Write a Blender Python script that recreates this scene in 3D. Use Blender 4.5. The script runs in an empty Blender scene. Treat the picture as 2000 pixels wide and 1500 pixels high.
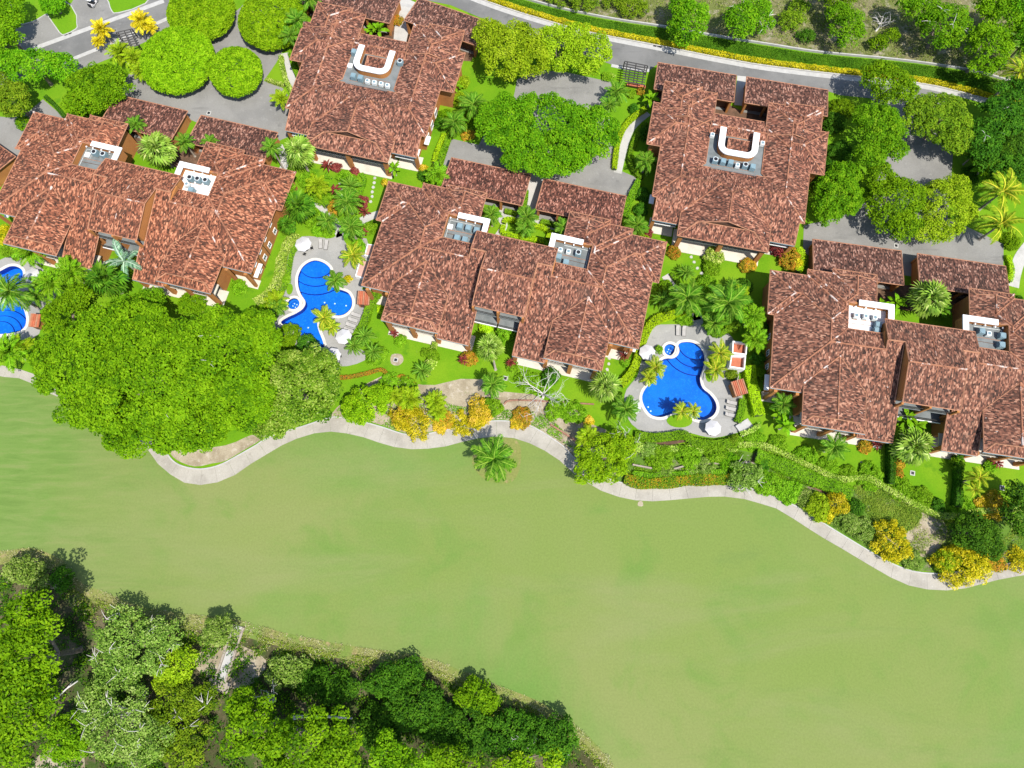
import bpy, math, random
import numpy as np
from mathutils import Vector, Matrix
from mathutils.geometry import tessellate_polygon

sc = bpy.context.scene
COL = sc.collection
PI = math.pi

# ------------------------------------------------------------------ camera
FOC, TILT, HGT = 1333.3, math.atan(358 / 1333.3), 128.0
CT, ST = math.cos(TILT), math.sin(TILT)
cam_data = bpy.data.cameras.new('camera')
cam_data.sensor_width = 36.0
cam_data.lens = FOC / 2000 * 36.0
cam_data.clip_start, cam_data.clip_end = 1.0, 6000.0
cam = bpy.data.objects.new('camera', cam_data)
COL.objects.link(cam)
cam.location = (0, 0, HGT)
cam.rotation_euler = (TILT, 0, 0)
sc.camera = cam
# ------------------------------------------------------------------ sky and sun
SUNV = Vector((0.33, -0.44, 1.0)).normalized()
world = bpy.data.worlds.new('World')
sc.world = world
world.use_nodes = True
wn = world.node_tree
sky = wn.nodes.new('ShaderNodeTexSky')
sky.sky_type = 'NISHITA'
sky.sun_disc = False
sky.sun_elevation = math.asin(SUNV.z)
sky.sun_rotation = math.atan2(SUNV.x, SUNV.y)
wn.links.new(sky.outputs[0], wn.nodes['Background'].inputs[0])
wn.nodes['Background'].inputs[1].default_value = 0.15
sun_data = bpy.data.lights.new('sun', 'SUN')
sun_data.energy = 5.0
sun_data.angle = math.radians(0.5)
sun_data.color = (1.0, 0.955, 0.88)
sun = bpy.data.objects.new('sun', sun_data)
COL.objects.link(sun)
sun.location = (40, -60, 200)
sun.rotation_euler = (-SUNV).to_track_quat('-Z', 'Y').to_euler()
sc.view_settings.view_transform = 'Standard'
sc.view_settings.look = 'None'
sc.view_settings.gamma = 1.0
sc.view_settings.exposure = 0.48
sc.view_settings.use_curve_mapping = False
sc.cycles.use_denoising = True
sc.cycles.max_bounces = 6
sc.cycles.transparent_max_bounces = 8
sc.cycles.caustics_reflective = False
sc.cycles.caustics_refractive = False


def P(px, py, z=0.0):
    """the place in metres that shows at photo pixel (px, py) when it lies at height z"""
    a, b = (px - 1000) / FOC, (750 - py) / FOC
    d = Vector((a, b * CT + ST, b * ST - CT))
    t = (HGT - z) / -d.z
    return Vector((d.x * t, d.y * t, z))


def mpp(px, py, z=0.0):
    return (P(px + 5, py, z) - P(px - 5, py, z)).length / 10


# ------------------------------------------------------------------ node materials
def newmat(name):
    m = bpy.data.materials.new(name)
    m.use_nodes = True
    nt = m.node_tree
    return m, nt, nt.nodes['Principled BSDF']


def nd(nt, typ, **kw):
    n = nt.nodes.new(typ)
    for k, v in kw.items():
        setattr(n, k, v)
    return n


def lk(nt, a, b):
    nt.links.new(a, b)


def mathn(nt, op, a, b=None, c=None):
    n = nt.nodes.new('ShaderNodeMath')
    n.operation = op
    for i, v in enumerate((a, b, c)):
        if v is None:
            continue
        if isinstance(v, (int, float)):
            n.inputs[i].default_value = v
        else:
            lk(nt, v, n.inputs[i])
    return n.outputs[0]


def ramp(nt, fac, stops):
    r = nt.nodes.new('ShaderNodeValToRGB')
    e = r.color_ramp.elements
    while len(e) < len(stops):
        e.new(0.5)
    for el, (p, c) in zip(e, stops):
        el.position = p
        el.color = (*c, 1)
    lk(nt, fac, r.inputs[0])
    return r.outputs[0]


def mix(nt, fac, a, b, blend='MIX'):
    n = nt.nodes.new('ShaderNodeMix')
    n.data_type = 'RGBA'
    n.blend_type = blend
    for sock, v in ((n.inputs[0], fac), (n.inputs[6], a), (n.inputs[7], b)):
        if isinstance(v, (int, float)):
            sock.default_value = v
        elif isinstance(v, tuple):
            sock.default_value = (*v, 1)
        else:
            lk(nt, v, sock)
    return n.outputs[2]


def noise(nt, vec, scale, detail=4, rough=0.55, dist=0.0):
    n = nt.nodes.new('ShaderNodeTexNoise')
    n.inputs['Scale'].default_value = scale
    n.inputs['Detail'].default_value = detail
    n.inputs['Roughness'].default_value = rough
    n.inputs['Distortion'].default_value = dist
    lk(nt, vec, n.inputs['Vector'])
    return n.outputs['Fac']


def pos(nt, scale=(1, 1, 1), rot=0.0):
    g = nt.nodes.new('ShaderNodeNewGeometry')
    mp = nt.nodes.new('ShaderNodeMapping')
    mp.inputs['Scale'].default_value = scale
    mp.inputs['Rotation'].default_value = (0, 0, rot)
    lk(nt, g.outputs['Position'], mp.inputs['Vector'])
    return mp.outputs[0]


def bump(nt, bs, h, dist=0.05, strength=0.6):
    b = nt.nodes.new('ShaderNodeBump')
    b.inputs['Distance'].default_value = dist
    b.inputs['Strength'].default_value = strength
    lk(nt, h, b.inputs['Height'])
    lk(nt, b.outputs[0], bs.inputs['Normal'])


def plain(name, col, rough=0.7, var=0.15, scale=1.5, metal=0.0, bmp=0.0):
    m, nt, bs = newmat(name)
    f = noise(nt, pos(nt), scale, 5)
    lo = tuple(c * (1 - var) for c in col)
    hi = tuple(min(1, c * (1 + var)) for c in col)
    lk(nt, ramp(nt, f, [(0.3, lo), (0.7, hi)]), bs.inputs['Base Color'])
    bs.inputs['Roughness'].default_value = rough
    bs.inputs['Metallic'].default_value = metal
    if bmp:
        bump(nt, bs, noise(nt, pos(nt), 12, 4), bmp)
    return m


def ground_mat(name, layers, rough=0.9, grain=(7, 0.05), bump_d=0.03, warp=0.0, stretch=None):
    """layers: first a colour, then (scale, lo, hi, colour[, rotation-stretch]) patches mixed over it by noise"""
    m, nt, bs = newmat(name)
    p = pos(nt)
    col = layers[0]
    for L in layers[1:]:
        s, lo, hi, c = L[:4]
        v = p if len(L) < 5 else pos(nt, L[4], L[5])
        f = noise(nt, v, s, 6, 0.6, warp)
        mr = nt.nodes.new('ShaderNodeMapRange')
        mr.inputs[1].default_value, mr.inputs[2].default_value = lo, hi
        mr.interpolation_type = 'SMOOTHSTEP'
        lk(nt, f, mr.inputs[0])
        col = mix(nt, mr.outputs[0], col, c)
    g = noise(nt, p, grain[0], 6, 0.7)
    gm = nt.nodes.new('ShaderNodeMapRange')
    gm.inputs[1].default_value, gm.inputs[2].default_value = 0.3, 0.7
    gm.inputs[3].default_value, gm.inputs[4].default_value = 1 - grain[1], 1 + grain[1]
    lk(nt, g, gm.inputs[0])
    hv = nt.nodes.new('ShaderNodeHueSaturation')
    if isinstance(col, tuple):
        hv.inputs['Color'].default_value = (*col, 1)
    else:
        lk(nt, col, hv.inputs['Color'])
    lk(nt, gm.outputs[0], hv.inputs['Value'])
    lk(nt, hv.outputs[0], bs.inputs['Base Color'])
    bs.inputs['Roughness'].default_value = rough
    bs.inputs['Specular IOR Level'].default_value = 0.2
    if bump_d:
        bump(nt, bs, g, bump_d, 0.7)
    return m


def fairway_mat():
    m = ground_mat('mown_fairway_turf', [(0.140, 0.193, 0.043), (0.012, 0.38, 0.66, (0.170, 0.197, 0.062)),
                                         (0.016, 0.46, 0.66, (0.098, 0.192, 0.034), (1.0, 1.0, 1), 0.5), (0.07, 0.5, 0.72, (0.112, 0.186, 0.036)),
                                         (0.05, 0.45, 0.75, (0.176, 0.199, 0.070), (0.35, 1.4, 1), -0.35), (0.12, 0.55, 0.8, (0.122, 0.178, 0.042), (0.3, 1.5, 1), -0.3)], 0.95, (2.6, 0.10), 0.03, 0.5)
    nt = m.node_tree
    bs = nt.nodes['Principled BSDF']
    src = bs.inputs['Base Color'].links[0].from_socket
    p = pos(nt)
    sp = nt.nodes.new('ShaderNodeSeparateXYZ')
    lk(nt, p, sp.inputs[0])
    mr = nt.nodes.new('ShaderNodeMapRange')
    mr.inputs[1].default_value, mr.inputs[2].default_value = -25, -85
    mr.interpolation_type = 'SMOOTHSTEP'
    lk(nt, mathn(nt, 'ADD', sp.outputs[0], mathn(nt, 'MULTIPLY', noise(nt, p, 0.03, 3), 40)), mr.inputs[0])
    st = noise(nt, pos(nt, (0.25, 1.6, 1), -0.3), 0.5, 6, 0.65, 0.4)
    tint = ramp(nt, st, [(0.3, (0.070, 0.145, 0.022)), (0.5, (0.102, 0.185, 0.034)), (0.7, (0.155, 0.195, 0.06))])
    lk(nt, mix(nt, mathn(nt, 'MULTIPLY', mr.outputs[0], 0.8), src, tint), bs.inputs['Base Color'])
    return m


def leaf_mat(name, dark, light, trans=0.3, rough=0.55, third=None, gain=1.32):
    dark, light, third = [tuple(min(.8, v * gain) for v in c) if c else None for c in (dark, light, third)]
    m, nt, bs = newmat(name)
    at = nd(nt, 'ShaderNodeAttribute', attribute_name='var')
    stops = [(0.05, dark), (0.75, light)]
    if third:
        stops = [(0.05, dark), (0.55, light), (0.95, third)]
    oi = nt.nodes.new('ShaderNodeObjectInfo')
    hv = nt.nodes.new('ShaderNodeHueSaturation')
    lk(nt, mathn(nt, 'MULTIPLY_ADD', oi.outputs['Random'], 0.016, 0.484), hv.inputs['Hue'])
    lk(nt, mathn(nt, 'MULTIPLY_ADD', oi.outputs['Random'], 0.3, 0.85), hv.inputs['Value'])
    lk(nt, ramp(nt, at.outputs['Fac'], stops), hv.inputs['Color'])
    c = hv.outputs[0]
    lk(nt, c, bs.inputs['Base Color'])
    bs.inputs['Roughness'].default_value = rough
    bs.inputs['Specular IOR Level'].default_value = 0.04
    tr = nt.nodes.new('ShaderNodeBsdfTranslucent')
    lk(nt, c, tr.inputs[0])
    ms = nt.nodes.new('ShaderNodeMixShader')
    ms.inputs[0].default_value = trans
    lk(nt, bs.outputs[0], ms.inputs[1])
    lk(nt, tr.outputs[0], ms.inputs[2])
    lk(nt, ms.outputs[0], nt.nodes['Material Output'].inputs[0])
    return m


M = {}


def roof_mat(name, stops, moss=0.5):
    m, nt, bs = newmat(name)
    uv = nd(nt, 'ShaderNodeUVMap', uv_map='UVMap')
    sp = nt.nodes.new('ShaderNodeSeparateXYZ')
    lk(nt, uv.outputs[0], sp.inputs[0])
    u, v = sp.outputs[0], sp.outputs[1]

    def cell(w, h, seed):
        cu = mathn(nt, 'FLOOR', mathn(nt, 'DIVIDE', u, w))
        wn1 = nt.nodes.new('ShaderNodeTexWhiteNoise')
        wn1.noise_dimensions = '1D'
        lk(nt, mathn(nt, 'ADD', cu, seed), wn1.inputs['W'])
        cv = mathn(nt, 'FLOOR', mathn(nt, 'ADD', mathn(nt, 'DIVIDE', v, h), wn1.outputs['Value']))
        cb = nt.nodes.new('ShaderNodeCombineXYZ')
        lk(nt, cu, cb.inputs[0]); lk(nt, cv, cb.inputs[1]); cb.inputs[2].default_value = seed
        w3 = nt.nodes.new('ShaderNodeTexWhiteNoise')
        w3.noise_dimensions = '3D'
        lk(nt, cb.outputs[0], w3.inputs['Vector'])
        return w3.outputs['Value']
    a = cell(0.21, 0.42, 3.1)
    b = cell(0.42, 0.84, 17.7)
    p = pos(nt)
    big = noise(nt, p, 0.22, 4, 0.6)
    f = mathn(nt, 'ADD', mathn(nt, 'MULTIPLY', a, 0.80), mathn(nt, 'MULTIPLY', b, 0.30))
    f = mathn(nt, 'ADD', f, mathn(nt, 'MULTIPLY', big, 0.40))
    col = ramp(nt, mathn(nt, 'SUBTRACT', f, 0.26), stops)
    spots = noise(nt, p, 0.9, 6, 0.7)
    mr = nt.nodes.new('ShaderNodeMapRange')
    mr.inputs[1].default_value, mr.inputs[2].default_value = 0.57, 0.72
    mr.inputs[4].default_value = moss
    lk(nt, spots, mr.inputs[0])
    col = mix(nt, mr.outputs[0], col, (0.05, 0.032, 0.024))
    mossy = noise(nt, p, 0.33, 5, 0.65)
    mr3 = nt.nodes.new('ShaderNodeMapRange')
    mr3.inputs[1].default_value, mr3.inputs[2].default_value = 0.54, 0.72
    mr3.inputs[4].default_value = 0.45
    lk(nt, mossy, mr3.inputs[0])
    col = mix(nt, mr3.outputs[0], col, (0.062, 0.045, 0.034))
    dots = noise(nt, p, 1.9, 2, 0.5)
    mr2 = nt.nodes.new('ShaderNodeMapRange')
    mr2.inputs[1].default_value, mr2.inputs[2].default_value = 0.735, 0.76
    lk(nt, dots, mr2.inputs[0])
    col = mix(nt, mr2.outputs[0], col, (0.42, 0.36, 0.33))
    oi = nt.nodes.new('ShaderNodeObjectInfo')
    col = mix(nt, 1.0, col, oi.outputs['Color'], 'MULTIPLY')
    lk(nt, col, bs.inputs['Base Color'])
    bs.inputs['Roughness'].default_value = 0.85
    bs.inputs['Specular IOR Level'].default_value = 0.25
    bar = mathn(nt, 'ABSOLUTE', mathn(nt, 'SINE', mathn(nt, 'MULTIPLY', u, PI / 0.25)))
    crs = mathn(nt, 'FRACT', mathn(nt, 'DIVIDE', v, 0.42))
    h = mathn(nt, 'ADD', mathn(nt, 'MULTIPLY', bar, 1.0), mathn(nt, 'MULTIPLY', crs, 0.35))
    h = mathn(nt, 'ADD', h, mathn(nt, 'MULTIPLY', a, 0.4))
    bump(nt, bs, h, 0.08, 0.7)
    return m


M['roof'] = roof_mat('terracotta_barrel_tile', [(0.02, (0.030, 0.016, 0.012)), (0.28, (0.082, 0.036, 0.024)), (0.5, (0.150, 0.059, 0.037)), (0.7, (0.245, 0.098, 0.060)), (0.95, (0.43, 0.215, 0.14))], 0.5)
M['roof_dark'] = roof_mat('weathered_barrel_tile', [(0.04, (0.018, 0.011, 0.009)), (0.3, (0.062, 0.028, 0.02)), (0.55, (0.118, 0.051, 0.035)), (0.75, (0.21, 0.094, 0.063)), (0.95, (0.40, 0.22, 0.16))], 0.5)
M['cap'] = ground_mat('ridge_mortar_tile', [(0.32, 0.142, 0.080), (0.8, 0.42, 0.66, (0.19, 0.080, 0.048)), (0.5, 0.56, 0.63, (0.52, 0.44, 0.39))], 0.85, (3, 0.2), 0.02)
M['verge'] = plain('eave_tile_edge', (0.33, 0.155, 0.085), 0.85, 0.25, 1.2)
M['wall'] = ground_mat('ochre_stucco', [(0.38, 0.165, 0.052), (0.3, 0.4, 0.7, (0.31, 0.13, 0.044))], 0.9, (9, 0.06), 0.01)
M['soffit'] = plain('brown_timber', (0.10, 0.05, 0.03), 0.8)
M['white'] = plain('white_painted_render', (0.74, 0.73, 0.72), 0.75, 0.05, 0.8)
M['cream'] = ground_mat('cream_terrace_tile', [(0.525, 0.481, 0.406), (0.5, 0.45, 0.7, (0.450, 0.406, 0.338))], 0.7, (5, 0.05), 0)
M['deckgrey'] = ground_mat('grey_roof_membrane', [(0.165, 0.18, 0.18), (0.5, 0.4, 0.7, (0.115, 0.13, 0.13))], 0.8, (4, 0.1), 0)
M['deckwhite'] = ground_mat('white_roof_membrane', [(0.74, 0.73, 0.72), (0.5, 0.55, 0.75, (0.6, 0.59, 0.58))], 0.8, (4, 0.04), 0)
M['dark'] = plain('dark_bronze_metal', (0.02, 0.018, 0.016), 0.5, 0.2)
M['glass'] = plain('tinted_window_glass', (0.025, 0.035, 0.04), 0.12, 0.2)
M['ac'] = plain('grey_painted_steel', (0.16, 0.24, 0.27), 0.55, 0.12, 1.0)
M['aclight'] = plain('pale_painted_steel', (0.5, 0.53, 0.52), 0.55, 0.08, 1.0)
M['black'] = plain('black_plastic', (0.012, 0.012, 0.014), 0.5, 0.2)
M['canvas'] = plain('off_white_canvas', (0.46, 0.45, 0.45), 0.9, 0.06, 1.0)
M['sling'] = plain('beige_sling_fabric', (0.32, 0.305, 0.285), 0.85, 0.08, 1.5)
M['coping'] = ground_mat('cream_pool_coping', [(0.533, 0.507, 0.448), (0.8, 0.5, 0.75, (0.429, 0.403, 0.351))], 0.7, (6, 0.05), 0)
M['pooldeck'] = ground_mat('grey_stamped_concrete', [(0.280, 0.273, 0.254), (0.16, 0.4, 0.65, (0.234, 0.231, 0.216)), (0.5, 0.6, 0.75, (0.325, 0.321, 0.299)), (0.35, 0.60, 0.74, (0.2, 0.197, 0.183)), (0.22, 0.58, 0.75, (0.2, 0.197, 0.183), (0.25, 2.2, 1), -0.22)], 0.85, (5, 0.1), 0.01)
M['walk'] = ground_mat('pale_concrete_walk', [(0.392, 0.382, 0.354), (0.4, 0.45, 0.7, (0.317, 0.311, 0.284))], 0.85, (5, 0.1), 0.01)
M['cart'] = ground_mat('worn_concrete', [(0.335, 0.312, 0.264), (0.25, 0.42, 0.66, (0.27, 0.25, 0.21)), (1.1, 0.58, 0.75, (0.37, 0.35, 0.305)), (0.7, 0.6, 0.75, (0.25, 0.23, 0.19))], 0.9, (4, 0.12), 0.01)
M['asphalt'] = ground_mat('sun_bleached_asphalt', [(0.165, 0.163, 0.156), (0.10, 0.42, 0.62, (0.128, 0.128, 0.123)), (0.5, 0.6, 0.75, (0.195, 0.193, 0.184)), (0.05, 0.5, 0.7, (0.189, 0.185, 0.173), (0.3, 1.6, 1), -0.25), (0.35, 0.60, 0.74, (0.10, 0.10, 0.097)), (0.22, 0.58, 0.75, (0.10, 0.10, 0.097), (0.25, 2.2, 1), -0.22)], 0.9, (8, 0.1), 0.01)
M['pavers'] = ground_mat('grey_paver_court', [(0.210, 0.205, 0.190), (0.13, 0.4, 0.65, (0.171, 0.167, 0.156)), (0.9, 0.58, 0.75, (0.244, 0.239, 0.224)), (0.35, 0.60, 0.74, (0.14, 0.137, 0.128)), (0.22, 0.58, 0.75, (0.14, 0.137, 0.128), (0.25, 2.2, 1), -0.22)], 0.9, (6, 0.12), 0.01)
M['kerb'] = plain('pale_concrete_kerb', (0.358, 0.351, 0.331), 0.85, 0.12, 1.0)
M['fairway'] = fairway_mat()
M['lawn'] = ground_mat('bright_lawn', [(0.096, 0.222, 0.003), (0.10, 0.4, 0.65, (0.135, 0.25, 0.006)), (0.25, 0.55, 0.72, (0.064, 0.175, 0.003)), (0.35, 0.68, 0.76, (0.17, 0.2, 0.04))], 0.95, (3.5, 0.14), 0.06)
M['scrub'] = ground_mat('dry_scrub_ground', [(0.115, 0.135, 0.035), (0.11, 0.45, 0.62, (0.165, 0.15, 0.075)), (0.3, 0.54, 0.66, (0.26, 0.235, 0.165)), (0.5, 0.52, 0.66, (0.07, 0.10, 0.016)), (0.9, 0.55, 0.7, (0.05, 0.065, 0.014))], 1, (3, 0.3), 0.1)
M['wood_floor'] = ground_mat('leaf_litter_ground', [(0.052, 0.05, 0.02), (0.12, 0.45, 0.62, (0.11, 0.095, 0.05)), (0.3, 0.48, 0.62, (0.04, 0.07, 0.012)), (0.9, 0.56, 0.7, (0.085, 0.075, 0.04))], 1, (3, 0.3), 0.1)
M['verge_dry'] = ground_mat('straw_grass_edge', [(0.17, 0.185, 0.05), (0.25, 0.45, 0.62, (0.125, 0.18, 0.035)), (0.6, 0.56, 0.7, (0.27, 0.21, 0.10))], 1, (3, 0.2), 0.06)
M['soil'] = ground_mat('sandy_soil', [(0.31, 0.265, 0.185), (0.3, 0.42, 0.62, (0.23, 0.19, 0.125)), (0.9, 0.52, 0.68, (0.38, 0.335, 0.26)), (0.35, 0.6, 0.72, (0.09, 0.15, 0.022))], 1, (5, 0.2), 0.06)
M['bedgreen'] = ground_mat('weedy_slope', [(0.085, 0.16, 0.018), (0.2, 0.45, 0.62, (0.06, 0.13, 0.01)), (0.3, 0.55, 0.68, (0.17, 0.14, 0.1)), (0.9, 0.6, 0.72, (0.21, 0.19, 0.15))], 1, (4, 0.2), 0.06)
M['mulch'] = ground_mat('mulch_and_painted_shade', [(0.09, 0.055, 0.034), (0.6, 0.45, 0.65, (0.15, 0.085, 0.055))], 1, (5, 0.2), 0.05)  # real mulch beds, and the painted shade strips behind the carports
M['terracotta'] = plain('terracotta_floor_tile', (0.36, 0.10, 0.045), 0.7, 0.2, 1.0)
M['pink'] = plain('faded_pink_floor', (0.46, 0.28, 0.23), 0.75, 0.15, 1.0)
M['stonew'] = ground_mat('retaining_wall_stone', [(0.30, 0.26, 0.21), (1.2, 0.4, 0.65, (0.22, 0.18, 0.14))], 0.95, (4, 0.2), 0.05)
M['brickw'] = plain('brick_edging', (0.26, 0.13, 0.085), 0.9, 0.3, 2.0)
M['bark'] = plain('grey_brown_bark', (0.16, 0.13, 0.10), 0.95, 0.3, 3.0, 0, 0.05)
M['palmbark'] = plain('pale_palm_bark', (0.27, 0.235, 0.19), 0.95, 0.25, 3.0, 0, 0.05)
M['deadwood'] = plain('bleached_dead_wood', (0.50, 0.47, 0.44), 0.9, 0.2, 2.0)
M['pool_tile'] = ground_mat('blue_pool_tile', [(0.004, 0.125, 0.60), (0.12, 0.4, 0.7, (0.008, 0.17, 0.68)), (2.2, 0.5, 0.7, (0.012, 0.18, 0.70)), (0.25, 0.5, 0.7, (0.004, 0.10, 0.54))], 0.4, (4, 0.1), 0)  # fine lighter speckle paints ripple glints into the tile colour
M['pool_edge'] = plain('dark_blue_tile_band', (0.003, 0.02, 0.22), 0.4, 0.15)
M['spa_tile'] = plain('spa_blue_tile', (0.006, 0.13, 0.50), 0.4, 0.2, 3.0)
m, nt, bs = newmat('pool_water')
gl = nt.nodes.new('ShaderNodeBsdfGlossy'); gl.inputs['Roughness'].default_value = 0.06
tp = nt.nodes.new('ShaderNodeBsdfTransparent'); tp.inputs[0].default_value = (0.78, 0.93, 0.99, 1)
fr = nt.nodes.new('ShaderNodeFresnel'); fr.inputs[0].default_value = 1.33
bp = nt.nodes.new('ShaderNodeBump'); bp.inputs['Distance'].default_value = 0.05
lk(nt, noise(nt, pos(nt), 3.0, 3), bp.inputs['Height'])
lk(nt, bp.outputs[0], gl.inputs['Normal']); lk(nt, bp.outputs[0], fr.inputs['Normal'])
ms = nt.nodes.new('ShaderNodeMixShader')
lk(nt, fr.outputs[0], ms.inputs[0]); lk(nt, tp.outputs[0], ms.inputs[1]); lk(nt, gl.outputs[0], ms.inputs[2])
lk(nt, ms.outputs[0], nt.nodes['Material Output'].inputs[0])
M['water'] = m
# foliage
M['lf_mid'] = leaf_mat('mid_green_leaf', (0.026, 0.085, 0.002), (0.098, 0.215, 0.003), 0.3, third=(0.15, 0.275, 0.006), gain=1.3)
M['lf_bright'] = leaf_mat('bright_green_leaf', (0.022, 0.095, 0.002), (0.08, 0.235, 0.004), 0.3, third=(0.15, 0.30, 0.008), gain=1.32)
M['lf_lime'] = leaf_mat('lime_green_leaf', (0.055, 0.12, 0.003), (0.19, 0.31, 0.006), 0.3, third=(0.27, 0.37, 0.02))
M['lf_clip'] = leaf_mat('clipped_lime_leaf', (0.04, 0.12, 0.002), (0.145, 0.32, 0.004), 0.3, third=(0.24, 0.40, 0.012))
M['lf_glossy'] = leaf_mat('glossy_leaf', (0.02, 0.08, 0.004), (0.105, 0.23, 0.012), 0.2, 0.3, third=(0.24, 0.34, 0.06))
M['lf_dark'] = leaf_mat('dark_green_leaf', (0.008, 0.04, 0.003), (0.035, 0.12, 0.006), 0.25, third=(0.06, 0.16, 0.008))
M['lf_olive'] = leaf_mat('olive_leaf', (0.028, 0.07, 0.004), (0.10, 0.19, 0.006), 0.25, third=(0.17, 0.25, 0.012))
M['lf_grey'] = leaf_mat('grey_green_leaf', (0.035, 0.09, 0.010), (0.125, 0.225, 0.026), 0.25, third=(0.24, 0.32, 0.085))
M['lf_yellow'] = leaf_mat('yellow_leaf', (0.10, 0.17, 0.004), (0.52, 0.46, 0.006), 0.25, third=(0.76, 0.70, 0.05), gain=1)
M['lf_orange'] = leaf_mat('orange_leaf', (0.20, 0.22, 0.005), (0.60, 0.46, 0.015), 0.25, third=(0.78, 0.56, 0.10), gain=1)
M['lf_red'] = leaf_mat('burgundy_leaf', (0.04, 0.012, 0.01), (0.17, 0.035, 0.025), 0.2, third=(0.22, 0.09, 0.06))
M['lf_croton'] = leaf_mat('mottled_croton_leaf', (0.05, 0.08, 0.004), (0.28, 0.22, 0.015), 0.2, third=(0.45, 0.16, 0.02))
M['lf_flecked'] = leaf_mat('orange_flecked_hedge_leaf', (0.03, 0.10, 0.003), (0.12, 0.25, 0.008), 0.25, third=(0.5, 0.2, 0.02))
M['lf_hedge'] = leaf_mat('hedge_leaf', (0.03, 0.11, 0.003), (0.115, 0.27, 0.006), 0.25, third=(0.17, 0.33, 0.02))
M['lf_variegated'] = leaf_mat('variegated_hedge_leaf', (0.06, 0.16, 0.008), (0.22, 0.36, 0.03), 0.25, third=(0.55, 0.58, 0.2))
M['lf_limehedge'] = leaf_mat('lime_hedge_leaf', (0.11, 0.24, 0.004), (0.27, 0.46, 0.006), 0.25, third=(0.34, 0.52, 0.02))
M['lf_ground'] = leaf_mat('groundcover_leaf', (0.012, 0.055, 0.003), (0.05, 0.16, 0.008), 0.2, third=(0.08, 0.2, 0.01))
M['lf_dry'] = leaf_mat('dry_grass_blade', (0.16, 0.15, 0.05), (0.33, 0.30, 0.15), 0.25, third=(0.5, 0.46, 0.32))
M['lf_greengrass'] = leaf_mat('rough_grass_blade', (0.09, 0.16, 0.012), (0.17, 0.27, 0.025), 0.25, third=(0.25, 0.3, 0.05))
M['lf_palm'] = leaf_mat('palm_leaflet', (0.015, 0.075, 0.004), (0.07, 0.19, 0.01), 0.22, 0.4, third=(0.16, 0.29, 0.03))
M['lf_fan'] = leaf_mat('fan_palm_leaf', (0.05, 0.13, 0.010), (0.17, 0.29, 0.035), 0.22, 0.4, third=(0.38, 0.46, 0.14))
M['lf_silver'] = leaf_mat('silver_palm_leaf', (0.05, 0.12, 0.07), (0.14, 0.25, 0.15), 0.15, 0.4, third=(0.25, 0.35, 0.25))
M['lf_ypalm'] = leaf_mat('yellow_palm_leaflet', (0.06, 0.14, 0.005), (0.18, 0.27, 0.01), 0.22, 0.4, third=(0.4, 0.4, 0.03))
M['lf_golden'] = leaf_mat('golden_palm_leaflet', (0.26, 0.27, 0.004), (0.6, 0.5, 0.008), 0.22, 0.4, third=(0.75, 0.66, 0.04), gain=1)
M['hedgecore'] = plain('inner_hedge_twigs', (0.03, 0.06, 0.008), 0.95, 0.3, 3.0)
M['rachis'] = plain('yellow_green_stalk', (0.24, 0.24, 0.05), 0.6)


# ------------------------------------------------------------------ mesh helpers
def linkob(name, me, mat=None, parent=None, loc=None, rz=0.0):
    o = bpy.data.objects.new(name, me)
    COL.objects.link(o)
    if mat is not None and not me.materials:
        me.materials.append(M[mat] if isinstance(mat, str) else mat)
    if parent is not None:
        o.parent = parent
    if loc is not None:
        o.location = loc
    if rz:
        o.rotation_euler = (0, 0, rz)
    return o


def mk(name, vs, fs, mat, parent=None, loc=None, rz=0.0, smooth=False):
    me = bpy.data.meshes.new(name)
    me.from_pydata([tuple(v) for v in vs], [], fs)
    if smooth:
        me.polygons.foreach_set('use_smooth', [True] * len(me.polygons))
    me.update()
    return linkob(name, me, mat, parent, loc, rz)


def tag(o, label, cat, group=None, kind=None):
    if label:
        o['label'] = label
    if cat:
        o['category'] = cat
    if group:
        o['group'] = group
    if kind:
        o['kind'] = kind
    return o


def thing(name, label, cat, loc=(0, 0, 0), rz=0.0, group=None, scale=None):
    o = bpy.data.objects.new(name, None)
    o.empty_display_size = 0.5
    COL.objects.link(o)
    o.location = loc
    o.rotation_euler = (0, 0, rz)
    if scale:
        o.scale = (scale,) * 3 if not isinstance(scale, tuple) else scale
    return tag(o, label, cat, group)


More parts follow.
